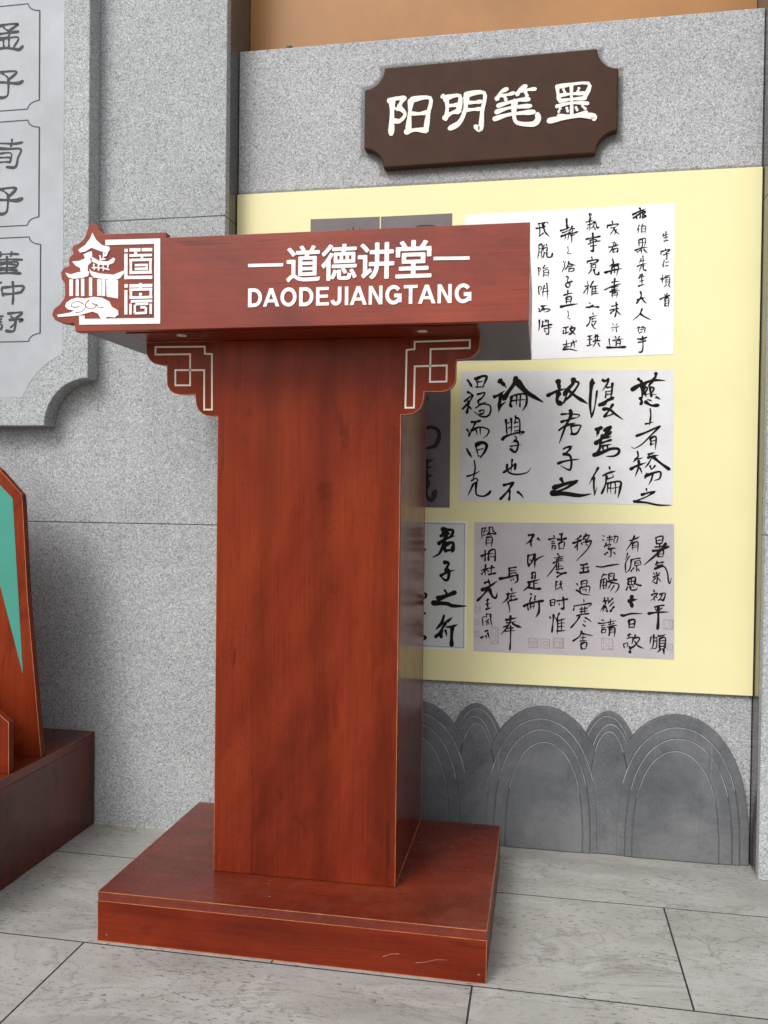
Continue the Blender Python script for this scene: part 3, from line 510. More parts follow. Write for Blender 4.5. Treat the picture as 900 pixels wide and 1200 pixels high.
'plaque': '''
79 609 17383 777 17431 993 17422;93 696 17410 700 17079 686 16630;73 979 17416 861 17213;73 861 17227 1011 17058 885 16902 729 16932;53 739 17209 848 17175
86 1148 17378 1118 17051 1090 16671;79 1148 17378 1595 17386 1553 17022 1505 16631;66 1152 17062 1520 17063;79 1023 16635 1257 16673 1525 16643
79 1880 17418 1968 17308;79 1941 17355 2283 17390 2261 17052;72 1974 17353 1967 16876;65 1983 17176 2246 17190;72 1920 16892 2117 17010 2281 17038
85 2440 17385 2412 17062 2285 16777 2069 16660;78 2407 17401 2845 17415 2805 17003 2772 16602 2660 16661;59 2475 17220 2769 17226;59 2458 17052 2772 17057
62 3128 17243 3230 17408 3366 17467;55 3196 17328 3519 17367;55 3300 17320 3342 17221;62 3588 17314 3675 17459 3790 17498;55 3642 17392 4003 17421;55 3779 17369 3821 17270;62 3151 17096 3576 17191 3863 17198;62 3112 16954 3441 17035 3899 17045;69 3073 16798 3443 16884 3976 16903;83 3542 17193 3533 16850 3618 16679 3960 16630 4074 16732 4059 16842
61 4496 17454 4541 17137;61 4469 17435 5178 17465 5090 17139;54 4805 17445 4822 16764;41 4625 17376 4667 17278;41 4973 17378 4941 17286;55 4526 17234 5095 17247;55 4541 17110 5117 17131;55 4476 16992 5172 17012;41 4571 16951 4532 16865;41 4705 16949 4733 16865;41 4906 16949 4941 16878;41 5053 16972 5127 16893;55 4519 16784 5148 16817;82 4305 16676 4668 16727 5003 16752 5283 16720 5317 16663''',
'tablet1': '''
20 -9021 19364 -8907 19372;27 -8926 19390 -9002 19278 -8963 19138 -8955 18967 -9019 18870;20 -9032 19178 -8925 19220;20 -9039 19059 -8932 19095
24 -8774 19337 -8509 19365 -8252 19350 -8339 19289 -8500 19201;17 -8641 19308 -8508 19209;20 -8500 19208 -8477 19132 -8526 19061 -8791 19062 -8830 19086;24 -8841 19145 -8508 19161 -8244 19166
20 -8810 19006 -8771 18816;20 -8780 19004 -8251 19038 -8355 18816;20 -8639 18992 -8627 18821;20 -8488 19003 -8487 18817;27 -8885 18791 -8582 18807 -8355 18765 -8223 18738 -8129 18805
24 -8825 18224 -8503 18241 -8276 18206 -8464 18061;17 -8673 18202 -8502 18074;24 -8494 18073 -8500 17843 -8518 17674 -8632 17621 -8765 17637;27 -8957 17944 -8729 17996 -8274 17935 -8124 17975''',
'tablet2': '''
21 -8987 16477 -8721 16529 -8342 16499 -8123 16519;21 -8817 16620 -8797 16465;20 -8399 16611 -8425 16443;21 -8797 16431 -8948 16286;24 -8796 16414 -8492 16385 -8160 16359 -8234 16159 -8301 15942 -8528 15954;17 -8739 16308 -8756 16053;17 -8739 16284 -8416 16279 -8453 16052;17 -8738 16188 -8446 16178;17 -8749 16069 -8453 16069
26 -8820 15404 -8506 15448 -8277 15425 -8443 15264;19 -8652 15406 -8505 15298;26 -8485 15285 -8496 15079 -8524 14893 -8628 14830 -8775 14848;30 -8965 15121 -8714 15173 -8296 15137 -8122 15173''',
'tablet3': '''
19 -8874 13854 -8456 13864 -8206 13847;19 -8686 13922 -8685 13809;19 -8394 13918 -8414 13806;19 -8958 13725 -8497 13734 -8114 13712;19 -8789 13662 -8789 13530;19 -8789 13662 -8247 13661 -8287 13523;19 -8768 13597 -8288 13595;19 -8768 13540 -8287 13531;23 -8518 13803 -8528 13408;19 -8830 13475 -8245 13462;23 -8914 13402 -8495 13407 -8154 13387
19 -8850 13173 -8954 12912;19 -8891 13024 -8889 12683;19 -8736 13162 -8661 13186
23 -8652 13035 -8609 12864;23 -8652 13054 -8085 13081 -8138 12925;23 -8609 12902 -8138 12933;23 -8360 13195 -8357 12661
19 -8825 12436 -8762 12396;19 -8951 12344 -8615 12366;19 -8887 12286 -8656 12299;19 -8887 12222 -8656 12231;19 -8865 12153 -8865 12040;19 -8865 12153 -8647 12167 -8663 12054;19 -8865 12047 -8655 12058
23 -8490 12427 -8094 12443 -8280 12309;19 -8406 12368 -8314 12298;23 -8447 12275 -8093 12285 -8163 12231;26 -8280 12271 -8288 12102 -8341 11998 -8529 12013;19 -8313 12159 -8404 12097''',
}
EMBLEM = {'outline': [(-4123, 11054), (-4124, 11152), (-4138, 11204), (-4265, 11187), (-4407, 11216), (-4521, 11265), (-4581, 11365), (-4542, 11468), (-4423, 11548), (-4339, 11649), (-4322, 11713), (-4326, 11933), (-4392, 12013), (-4407, 12129), (-4348, 12213), (-4235, 12245), (-4253, 12330), (-4231, 12407), (-4161, 12456), (-4189, 12547), (-4159, 12610), (-4058, 12637), (-3952, 12718), (-3897, 12844), (-3864, 12950), (-3800, 12993), (-3724, 12985), (-3679, 12932), (-3640, 12853), (-3562, 12788), (-3092, 12784), (-2362, 12770)], 'frame': [(-3525, 12680), (-2469, 12661), (-2456, 11148), (-4025, 11165), (-4032, 11331), (-3922, 11328), (-3916, 11268), (-2569, 11250), (-2580, 12572), (-3524, 12585)], 'roof_a': [(-3779, 12818), (-3714, 12695), (-3588, 12587), (-3449, 12556), (-3429, 12487), (-3526, 12449), (-3657, 12495), (-3797, 12550), (-3922, 12485), (-4020, 12471), (-4057, 12521), (-3923, 12601), (-3826, 12712)], 'roof_b': [(-4174, 12315), (-4033, 12322), (-3921, 12362), (-3950, 12435), (-3866, 12470), (-3788, 12485), (-3776, 12403), (-3823, 12348), (-3795, 12288), (-3859, 12239), (-3869, 12124), (-4003, 12103), (-4018, 12193), (-4103, 12235)], 'roof_c': [(-4308, 12118), (-4200, 12084), (-4060, 12117), (-3830, 12127), (-3857, 12041), (-3975, 12012), (-4157, 12000), (-4256, 12034)], 'roof_d': [(-3795, 12391), (-3655, 12314), (-3475, 12289), (-3364, 12356), (-3331, 12330), (-3364, 12259), (-3474, 12222), (-3641, 12239), (-3786, 12300)], 'roof_e': [(-3836, 12179), (-3794, 12126), (-3640, 12082), (-3362, 12047), (-3164, 12117), (-3163, 12061), (-3237, 11979), (-3334, 11952), (-3583, 11981), (-3751, 12012), (-3807, 12070)], 'post_0': [(-4228, 11994), (-4157, 11992), (-4155, 11690), (-4226, 11692)], 'post_1': [(-4101, 11990), (-4042, 11988), (-4040, 11687), (-4099, 11688)], 'post_2': [(-3997, 11999), (-3933, 11997), (-3930, 11683), (-3995, 11685)], 'post_3': [(-3840, 12015), (-3779, 12013), (-3776, 11679), (-3838, 11681)], 'post_4': [(-3678, 11976), (-3606, 11974), (-3603, 11679), (-3676, 11681)], 'post_5': [(-3595, 11973), (-3522, 11971), (-3520, 11671), (-3592, 11673)], 'hall': [(-3506, 11963), (-3273, 11950), (-3270, 11618), (-3492, 11660)], 'cloud': [(-4183, 11631), (-4071, 11657), (-3916, 11637), (-3748, 11662), (-3581, 11640), (-3442, 11571), (-3391, 11473), (-3274, 11408), (-3257, 11331), (-3334, 11279), (-3481, 11296), (-3522, 11253), (-3612, 11274), (-3657, 11359), (-3769, 11396), (-3872, 11373), (-4054, 11331), (-4444, 11315), (-4470, 11355), (-4196, 11392), (-4134, 11426), (-4253, 11450), (-4309, 11506), (-4282, 11575)]}
EMBLEM_STROKES = {'seal_dao': '59 -3153 12476 -3090 12473;64 -3125 12416 -3121 11960;59 -3152 11992 -2615 11979;59 -3057 12482 -2843 12474;58 -2821 12476 -2619 12470;53 -2938 12442 -2938 12371;46 -3056 12380 -2624 12374;46 -3055 12299 -2623 12293;46 -3028 12298 -3026 12069;53 -3053 12075 -2622 12070;46 -2651 12294 -2649 12046;43 -2950 12204 -2699 12200;43 -2721 12200 -2720 12129;43 -2950 12137 -2698 12134;43 -2815 12376 -2814 12300', 'seal_de': '64 -3148 11839 -3085 11839;59 -3120 11766 -3116 11328;59 -3052 11836 -2614 11832;53 -2838 11880 -2837 11793;46 -3051 11769 -2614 11766;46 -3024 11768 -3022 11616;46 -2641 11762 -2640 11609;46 -3050 11627 -2612 11624;53 -2837 11707 -2836 11656;46 -3022 11560 -2612 11558;46 -3027 11519 -3026 11325;43 -2945 11496 -2943 11341;43 -2943 11343 -2711 11348;43 -2731 11445 -2730 11343;43 -2835 11447 -2731 11445;46 -2639 11508 -2637 11325;43 -2931 11506 -2685 11507', 'small': '26 -3628 12402 -3608 12330;26 -3554 12445 -3575 12339;26 -3628 12330 -3531 12337;26 -3747 12253 -3735 12155;31 -3652 12234 -3649 12142;31 -3563 12221 -3557 12128;26 -3469 12217 -3468 12140;21 -3774 12187 -3446 12140;36 -3449 12523 -3503 12418 -3531 12393', 'swirl': '15 -3943 11534 -4042 11583 -4155 11566 -4182 11502 -4098 11482 -4022 11498;15 -4097 11384 -3971 11406 -3901 11482 -3929 11534;15 -3832 11608 -3901 11533 -3859 11460 -3747 11452 -3697 11502 -3775 11550;15 -3692 11527 -3635 11462 -3552 11472'}
BRACKET = {'bracket': [(-3252, 11700), (-3244, 11263), (-3233, 10844), (-3221, 10771), (-3185, 10708), (-3122, 10641), (-3036, 10604), (-2939, 10584), (-2818, 10579), (-2813, 10455), (-2811, 10237), (-2791, 10164), (-2740, 10091), (-2663, 10040), (-2566, 10017), (-2450, 10012), (-2235, 10021), (-2231, 9942), (-2214, 9815), (-2171, 9724), (-2109, 9659), (-2025, 9615), (-1911, 9597), (-1781, 9600)], 'inlay': [(-3058, 10931), (-2056, 10919), (-2055, 10786), (-1910, 10773), (-1900, 9723), (-2057, 9724), (-2063, 10473), (-2647, 10482), (-2645, 10192), (-2344, 10188), (-2349, 10781), (-3057, 10786)]}
# measured layout (metres): wall face y = 0, recessed bay face y = BAY, floor z = 0
BAY = .082; XL, XR = -.3162, .8963; CAP = 1.896
# ------------------------------------------------------------------ ground and floor
g = MB().box(-40, 40, -60, 20, -.4, -.022).build('ground', 'ground'); g['kind'] = 'structure'
fl = MB().box(-2.7, 3.2, -4.2, .30, -.02, -.0009).build('floor', 'grout'); fl['kind'] = 'structure'
rows = [(.30, -.1722, [-2.7, -1.2, .2, 1.6, 3.2])]
ys = [-.1722, -.527, -.882, -1.237, -1.592, -1.947, -2.302, -2.657, -3.012, -3.367, -3.722, -4.077]
for i in range(len(ys) - 1):
    x = -.72 if i % 2 == 0 else -.3683
    x -= 2.1 if i % 2 == 0 else 2.1
    xs = []
    off = x
    while off < 3.25: xs.append(off); off += .699 if i % 2 else .7
    rows.append((ys[i], ys[i + 1], xs))
G = .0017
for (ya, yb, xs) in rows:
    for xa, xb in zip(xs, xs[1:]):
        dz = random.uniform(-.0002, .0001)
        MB().box(xa + G, xb - G, yb + .0024, ya - .0024, -.012, dz).build('tile', 'tile', fl)

# ------------------------------------------------------------------ granite piers and the recessed bay
def pier(name, x0, x1, side, label, cuts):
    t = thing(name, ((x0 + x1) / 2, .1, 0), label, 'wall')
    zs = [0.0, .7386, 1.471, 2.203, 2.94]
    MB().box(x0 + .026, x1 - .026, .027, .40, .001, 2.93).build('pier_core', 'joint', t)
    for za, zb in zip(zs, zs[1:]):
        for xa, xb in zip(cuts, cuts[1:]):
            MB().box(xa + .0006, xb - .0006, 0, .025, za + .0007, zb - .0007).build('granite_slab', 'granite', t, bevel=.0012, seg=1)
    xf = x1 if side > 0 else x0
    for za, zb in ((0, 1.471), (1.471, 2.94)):
        a, b = (xf - .024, xf - .0006) if side > 0 else (xf + .0006, xf + .024)
        MB().box(a, b, .0256, .24, za + .0006, zb - .0006).build('return_slab', 'granite_polished', t, bevel=.0008, seg=1)
    return t
pier('granite_wall', -2.6, XL, 1, 'flamed grey granite wall carrying the pale carved tablet, left of the yellow board', [-2.6, -1.9, -1.12, XL])
pier('granite_wall', XR, 2.6, -1, 'grey granite wall edge at the far right, beside the yellow board', [XR, 1.65, 2.6])
t = thing('dado_wall', (0, BAY, 0), 'recessed grey granite wall behind the yellow calligraphy board and brown plaque', 'wall')
for xa, xb in ((XL + .0004, XR - .0004),):
    MB().box(xa, xb, BAY, BAY + .077, 0.0005, CAP).build('granite_slab', 'granite_bay', t, bevel=.002, seg=2)
MB().box(XL + .0005, XR - .0005, BAY + .078, .22, 0.001, 2.94).build('painted_wall', 'orange')
o = bpy.data.objects['painted_wall']; o['label'] = 'orange brown painted wall above the granite ledge at the top'; o['category'] = 'wall'
# pebble on the ledge
pb = bmesh.new(); bmesh.ops.create_icosphere(pb, subdivisions=3, radius=.0085)
for v in pb.verts:
    v.co *= 1 + .18 * math.sin(v.co.x * 500 + 1) * math.cos(v.co.z * 430)
    v.co.z *= .75
me = bpy.data.meshes.new('pebble'); pb.to_mesh(me); pb.free(); me.materials.append(M['pebble'])
for p_ in me.polygons: p_.use_smooth = True
o = bpy.data.objects.new('pebble', me); SC.collection.objects.link(o); o.location = (-.193, BAY + .013, CAP + .0055)
o['label'] = 'small dark pebble lying on the granite ledge under the orange wall'; o['category'] = 'stone'

k = MB()
x = -.64
while x < XL - .005:
    w_ = random.uniform(.008, .03); k.box(x, min(x + w_, XL - .003), -.0042 - random.uniform(0, .0025), -.0002, .0004, .0022); x += w_ + random.uniform(.0, .006)
o = k.build('sealant_bead', 'scuff_grey', fl); o['kind'] = 'stuff'
# ------------------------------------------------------------------ carved slate relief at the foot of the bay
rel = thing('stone_relief', (.3, BAY, 0), 'dark slate relief of overlapping rounded petals along the wall foot', 'carving')
def arch(cx, w, H, z0=.001, n=36, ex=2.0, ez=2.9):
    pts = []
    for i in range(n + 1):
        a = math.pi * i / n; c, s_ = math.cos(a), math.sin(a)
        pts.append((cx - w * math.copysign(abs(c) ** (2 / ex), c), z0 + (H - z0) * abs(s_) ** (2 / ez)))
    return pts
def petal(cx, w, H, th, ins):
    o = MB().prism(arch(cx, w, H), BAY - th, BAY - .0002).build('petal', 'slate', rel, bevel=.002, seg=2)
    for i, (dw, dh) in enumerate(ins):
        MB().prism(arch(cx + .004 * math.sin(i * 2 + cx * 9), w - dw, H - dh, .0012 + .0003 * i), BAY - th - .0022 * (i + 1), BAY - th + .0005).build('ridge', 'slate', o, bevel=.0011, seg=1)
        k = MB(); A_ = arch(cx + .004 * math.sin(i * 2 + cx * 9), w - dw + .0004, H - dh + .0004, .0012 + .0003 * i); bar_line(k, A_[5:-5], .0011, BAY - th - .0022 * (i + 1) + .0006, .0004); k.build('ridge_highlight', 'slate_highlight', o)  # painted highlight: pale ribbon along the upper part of the ridge
        k = MB(); B_ = arch(cx + .004 * math.sin(i * 2 + cx * 9), w - dw + .0019, H - dh + .0016, .0014 + .0003 * i); bar_line(k, B_, .0012, BAY - th - .0022 * i - .00025, .0002); k.build('groove', 'carve_slate', o)
SM = [(.011, .012), (.023, .030), (.034, .046)]
BG = [(.022, .0285), (.040, .0530), (.062, .0810)]
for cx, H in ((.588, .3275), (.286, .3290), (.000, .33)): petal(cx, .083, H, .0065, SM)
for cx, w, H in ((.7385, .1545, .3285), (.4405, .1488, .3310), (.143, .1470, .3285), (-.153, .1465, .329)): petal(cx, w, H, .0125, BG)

# ------------------------------------------------------------------ yellow board with prints of calligraphy
bd = thing('display_board', (.29, BAY, .3793), 'large pale yellow board with calligraphy prints, fixed in the granite recess', 'board')
MB().box(XL + .0015, XR - .0015, BAY - .010, BAY - .0003, .3793, 1.5448).build('panel', 'yellow', bd, bevel=.0006, seg=1)
FR = BAY - .0101
def sheet(poly, mat, label, edge=None):
    if edge:
        MB().prism(edge, FR - .0003, FR - .00002).build('print_border', 'paper_white', bd)
    o = MB().prism(poly, FR - .0006, FR - .0001).build('calligraphy_print', mat, bd); o['label'] = label
    return o
YI = FR - .00085
s1 = sheet([(.243, 1.4693), (.7113, 1.4741), (.7134, 1.1379), (.242, 1.1275)], 'paper_white', 'white print of small running script, top right of the yellow board')
write_chars('tr', YI, 'ink', s1, fat=1.42, pw=.3, wm=.0023)
s2 = sheet([(.24, 1.1065), (.7158, 1.1036), (.7173, .7999), (.2402, .8034)], 'paper_grey', 'grey print of large bold calligraphy, middle right of the yellow board')
write_chars('mid', YI, 'ink', s2, fat=1.62, pw=.45, wm=.0036)
s3 = sheet([(.2748, .754), (.7217, .7578), (.7269, .4527), (.277, .4522)], 'paper_mauve', 'mauve grey print with red seals, bottom right of the yellow board')
write_chars('br', YI, 'ink', s3, fat=1.5, pw=.5, wm=.0026)
s4 = sheet([(-.10, .7525), (.2538, .7525), (.2558, .4565), (-.10, .4565)], 'paper_pale', 'pale print with white border and four big characters, beside the lectern column',
           edge=[(-.104, .756), (.2568, .7557), (.259, .4534), (-.104, .4534)])
write_chars('bl', YI, 'ink', s4, fat=1.5)
MB_l = MB(); bar_line(MB_l, [(-.097, .7495), (.2515, .7493), (.2535, .4598), (-.097, .4598)], .0007, YI, closed=True); MB_l.build('border_line', 'ink', s4)
s5 = sheet([(.0438, 1.4745), (.2131, 1.4747), (.2163, .7871), (.0438, .7871)], 'paper_dark', 'dark rubbing print behind the lectern, right one of the dark pair')
write_chars('dark', YI, 'ink_dark', s5, fat=1.4)
s6 = sheet([(-.1286, 1.4763), (.0407, 1.4747), (.0407, .7871), (-.1286, .7871)], 'paper_dark', 'dark rubbing print behind the lectern, left one of the dark pair')
write_chars('darktop', YI, 'ink_dark', s6)
# faded seal impressions: square blocks with a worn lattice
def seal(x0, x1, z1, z0, framed=False):
    k = MB(); w = min(x1 - x0, z1 - z0)
    lw = w * .07
    bar_line(k, [(x0, z0), (x1, z0), (x1, z1), (x0, z1)], lw, YI, closed=True)
    if not framed:
        n = 4
        for i in range(n):
            for j in range(max(2, int(n * (z1 - z0) / w))):
                cx = x0 + (i + .5) * (x1 - x0) / n; cz = z0 + (j + .5) * (z1 - z0) / max(2, int(n * (z1 - z0) / w))
                d = w / n * .42
                if random.random() < .5: k.ribbon([(cx - d, cz), (cx + d, cz)], [(cx - d, cz - lw), (cx + d, cz - lw)], YI - .00003, YI - .00003)
                if random.random() < .75: k.ribbon([(cx, cz + d), (cx, cz - d)], [(cx + lw, cz + d), (cx + lw, cz - d)], YI - .00006, YI - .00006)
    else:
        cx, cz = (x0 + x1) / 2, (z0 + z1) / 2; d = w * .22
        bar_line(k, [(cx - d, cz - d), (cx + d, cz - d), (cx + d, cz + d), (cx - d, cz + d)], lw, YI - .00003, closed=True)
    k.build('seal_stamp', 'seal', s3)
for q in ((.4036, .4244, .4883, .4663, 0), (.4313, .4514, .4873, .4666, 1), (.4594, .4828, .4906, .4677, 0), (.5679, .5929, .4945, .469, 0), (.7015, .7231, .5419, .5208, 0),
          (.3167, .334, .5101, .4716, 0), (.2785, .2915, .5569, .5417, 0), (.2785, .2899, .5002, .4857, 0), (.2785, .2879, .5279, .515, 0), (.71, .7235, .488, .474, 0)):
    seal(*q[:4], framed=bool(q[4]))

# ------------------------------------------------------------------ brown name plaque
pq = thing('name_plaque', (.29, BAY, 1.585), 'dark brown plaque with notched corners and white carved Chinese characters', 'sign')
def tilt(x, z): return (x, z + .0125 * (x - .29))
x0, x1, z0, z1 = .0035, .5835, 1.5865, 1.8205; nr = .047
pts = []
for cx, cz, a0 in ((x0, z0, 90), (x1, z0, 180), (x1, z1, 270), (x0, z1, 0)):
    for i in range(9):
        a = R(a0 - 90 * i / 8)
        pts.append((cx + nr * math.cos(a), cz + nr * math.sin(a)))
pts = [tilt(*q) for q in pts]
MB().prism(pts, BAY - .0245, BAY - .0003).build('plate', 'plaque', pq, bevel=.004, seg=3)
write_chars('plaque', BAY - .0258, 'plaque_letter', pq, depth=.0016, step=.00006, fat=1.36, clerical=True)

# ------------------------------------------------------------------ pale tablet in a granite frame on the left wall
tb = thing('stone_tablet', (-.855, 0, .972), 'pale grey stone tablet with engraved names in a notched granite frame', 'tablet')
def notched(xa, xb, za, zb, cxa, cxb, cza, czb, r):
    """rectangle whose corners are bitten by circles centred at (cxa|cxb, cza|czb)"""
    out = []
    for cx, cz, sx, sz in ((cxa, cza, 1, 1), (cxb, cza, -1, 1), (cxb, czb, -1, -1), (cxa, czb, 1, -1)):
        ex = xa if sx > 0 else xb; ez = za if sz > 0 else zb
        aE = math.acos(min(1, abs(ex - cx) / r)); aZ = math.asin(min(1, abs(ez - cz) / r))
        arc = [(cx + sx * r * math.cos(aZ + (aE - aZ) * i / 12), cz + sz * r * math.sin(aZ + (aE - aZ) * i / 12)) for i in range(13)]
        # walk counter-clockwise: enter on one edge, leave on the other
        if (sx > 0) == (sz > 0): arc = arc[::-1]
        out += arc
    return out
XC = -.855; ox = -.6385; TZ0, TZ1 = .972, 2.30
MB().prism(notched(2 * XC - ox, ox, TZ0, TZ1, 2 * XC - ox, ox, TZ0, TZ1, .113), -.052, -.0004).build('frame', 'granite', tb, bevel=.0025, seg=2)
ix = -.7035
slab = MB().prism(notched(2 * XC - ix, ix, 1.0398, TZ1 - .068, 2 * XC - ox, ox, TZ0, TZ1, .183), -.0526, -.0518).build('inset_slab', 'tablet', tb)
YT = -.0529
def name_box(z0, z1, xr=-.768, r=.030):
    k = MB(); xl = 2 * XC - xr; w = .0027
    for cx, cz, sx, sz in ((xl, z0, 1, 1), (xr, z0, -1, 1), (xr, z1, -1, -1), (xl, z1, 1, -1)):
        bar_line(k, [(cx + sx * r * math.cos(R(a)), cz + sz * r * .62 * math.sin(R(a))) for a in (0, 15, 30, 45, 60, 75, 90)], w, YT - .00005)
    q = r * .62
    bar_line(k, [(xl + r, z0), (xr - r, z0)], w, YT); bar_line(k, [(xl + r, z1), (xr - r, z1)], w, YT)
    bar_line(k, [(xl, z0 + q), (xl, z1 - q)], w, YT); bar_line(k, [(xr, z0 + q), (xr, z1 - q)], w * 1.4, YT)
    k.build('engraved_border', 'carve', slab)
name_box(1.7305, 1.9808); name_box(1.4530, 1.7042, -.7675); name_box(1.1747, 1.4250, -.7625)
for k in ('tablet1', 'tablet2', 'tablet3'): write_chars(k, YT, 'carve', slab, fat=2.75, clerical=True)

# ------------------------------------------------------------------ lectern
BX0, BX1, BY0, BY1, ZB = -.35, .35, -.5182, -.0448, .09
CX0, CX1, CY0, CY1 = -.178, .1737, -.3933, -.0401
TX0, TX1, TY0, TY1, TZB, TZT = -.411, .4038, -.5019, -.0883, 1.1042, 1.2664
lc = thing('lectern', (0, -.28, 0), 'tall red cherry wood lectern with white Chinese lettering and pavilion emblem on its header', 'lectern')
base = MB().box(BX0, BX1, BY0, BY1, .0006, .0728).build('base', 'cherry_h', lc, bevel=.0008, seg=1)
bt = MB().box(BX0, BX1, BY0, BY1, .0734, ZB).build('base_top', 'cherry_top', lc, bevel=.0008, seg=1)
k = MB()
k.box(BX0 - .0001, BX1 + .0001, BY0 - .0004, BY0 + .0004, ZB - .0009, ZB + .0002)
k.box(BX0 - .0001, BX1 + .0001, BY0 - .0004, BY0 + .0004, .0727, .0737)
k.box(BX0 - .0001, BX1 + .0001, BY0 - .0004, BY0 + .0004, .0004, .0013)
for x in (BX0, BX1):
    k.box(x - .0004, x + .0004, BY0 - .0003, BY1, ZB - .0008, ZB + .0003)
    k.box(x - .0005, x + .0005, BY0 - .0005, BY0 + .0003, .0014, .0726)
k.build('edge_banding', 'banding', lc)
# scuffs on the front of the base and pale crumbs on its top
k = MB()
for pts, w in (([(.175, .028), (.190, .034), (.203, .0355)], .0009), ([(.232, .024), (.25, .027), (.266, .0325), (.285, .034)], .0008), ([(-.333, .013), (-.331, .0125)], .002), ([(.337, .0155), (.339, .0155)], .002)):
    brush(k, pts, w, BY0 - .0006)
k.build('scuff', 'scuff', base)
k = MB()
for i in range(9):
    x = random.uniform(BX0 + .02, BX1 - .02); y = random.uniform(BY0 + .01, CY0 - .008) if random.random() < .7 else random.uniform(BY0, BY1)
    if CX0 - .01 < x < CX1 + .01 and y > CY0 - .006: continue
    s_ = random.uniform(.0006, .0016); k.box(x, x + s_, y, y + s_ * .8, ZB + .0001, ZB + s_ * .5)
o = k.build('dust_crumbs', 'cream_line', bt); o['kind'] = 'stuff'
# front panel: column front and the two stepped brackets in one board
br = P('bracket', BRACKET); inl = P('inlay', BRACKET)
left = [(x, min(z, TZB - .0008)) for x, z in br[1:]]
left[0] = (left[0][0], TZB - .0025)
left[-1] = (CX0, left[-1][1])
MIR = CX0 + CX1 - .0035
right = [(MIR - x, z + .001) for x, z in left]; right[-1] = (CX1, right[-1][1])
outline = left + [(CX0, ZB + .0006), (CX1, ZB + .0006)] + right[::-1]
outline[-1] = (outline[-1][0], TZB - .0025)
fp = MB().prism(outline, CY0, CY0 + .018).build('front_panel', 'cherry_v', lc, bevel=.0007, seg=1)
k = MB()
bar_line(k, left + [(CX0, ZB + .002)], .0010, CY0 - .0003, .0006)
bar_line(k, right + [(CX1, ZB + .002)], .0010, CY0 - .0003, .0006)
k.build('edge_banding', 'banding', fp)
for side in (0, 1):
    k = MB(); bar_line(k, inl if side == 0 else [(MIR - x, z + .001) for x, z in inl], .0031, CY0 - .0006, .0008, closed=True)
    k.build('inlay_line', 'cream_line', fp)
for xa, xb in ((CX0 + .0008, CX0 + .0188), (CX1 - .0188, CX1 - .0008)):
    MB().box(xa, xb, CY0 + .0184, CY1, ZB + .0006, TZB - .0006).build('side_panel', 'cherry_side', lc, bevel=.0006, seg=1)
MB().box(CX0 + .0194, CX1 - .0194, CY1 - .018, CY1 - .001, ZB + .0006, TZB - .0006).build('back_panel', 'cherry_v', lc)
# thin line of banding at the foot of the column side
k = MB(); k.box(CX1 - .0008, CX1 + .0001, CY0 + .0184, CY1, ZB + .0001, ZB + .0010)
k.box(CX1 - .0010, CX1 - .0003, CY1 - .0004, CY1 + .0004, ZB + .001, TZB - .001); k.build('edge_banding', 'banding', lc)
# desk box
dk = MB().box(TX0 + .012, TX1 - .0006, TY0 + .0186, TY1, TZB + .0006, TZB + .018).build('underside_board', 'grey_board', lc, bevel=.0006, seg=1)
MB().box(-.322, .3175, TY0 + .0190, CY0 - .0006, TZB - .0022, TZB + .0003).build('batten', 'cherry_h', lc, bevel=.0005, seg=1)
for xa, xb in ((TX0 + .0125, TX0 + .030), (TX1 - .0186, TX1 - .0012)):
    MB().box(xa, xb, TY0 + .0190, TY1 - .0005, TZB + .0184, 1.236).build('desk_side', 'cherry_h', lc, bevel=.0006, seg=1)
MB().box(TX0 + .031, TX1 - .0192, TY1 - .0185, TY1 - .0008, TZB + .0184, 1.236).build('desk_back', 'cherry_h', lc)
MB().box(TX0 + .0125, TX1 - .0012, TY0 + .0190, TY1 - .0005, 1.2364, 1.2520).build('desk_top', 'cherry_top', lc, bevel=.0006, seg=1)
for sx, sy in ((-.2245, -.4572), (.2189, -.4453)):
    k = MB(); n = 14
    ring = [(sx + .0092 * math.cos(2 * math.pi * i / n), sy + .0092 * math.sin(2 * math.pi * i / n)) for i in range(n)]
    k.v = [(a, b, TZB - .0034) for a, b in ring] + [(a, b, TZB - .0021) for a, b in ring]
    k.f = [tuple(range(n)), tuple(range(n, 2 * n))] + [(i, (i + 1) % n, n + (i + 1) % n, n + i) for i in range(n)]
    k.build('screw_cap', 'cream_line', lc)
# header board with the silhouette of the pavilion
em = P('outline', EMBLEM)
em[0] = (TX0, TZB)
hz = em[-1][1]
outline = em + [(em[-1][0] + .0005, TZT + .0012), (TX1, TZT), (TX1, TZB)]
hd = MB().prism(outline, TY0, TY0 + .018).build('header_board', 'cherry_header', lc, bevel=.0009, seg=2)
for nx, nz in ((.3925, 1.2492), (-.4095, 1.2363), (.3885, 1.1187)):
    k = MB(); n = 8
    k.prism([(nx + .0011 * math.cos(2 * math.pi * i / n), nz + .0011 * math.sin(2 * math.pi * i / n)) for i in range(n)], TY0 - .0003, TY0 + .001).build('nail_head', 'carve', hd)
YH = TY0
def white(poly, name, lift=.0014): return MB().prism(poly, YH - lift, YH - .0001).build(name, 'white_acrylic', hd)
fr_ = P('frame', EMBLEM)
white(fr_, 'emblem_frame')
for nm in ('roof_a', 'roof_b', 'roof_c', 'roof_d', 'roof_e'): white(P(nm, EMBLEM), 'emblem_roof', {'roof_a': .0014, 'roof_b': .0015, 'roof_c': .0014, 'roof_d': .00145, 'roof_e': .0014}[nm])
for i in range(6): white(P('post_%d' % i, EMBLEM), 'emblem_pillar', .0013)
white(P('hall', EMBLEM), 'emblem_hall', .0013)
white(P('cloud', EMBLEM), 'emblem_cloud', .00155)
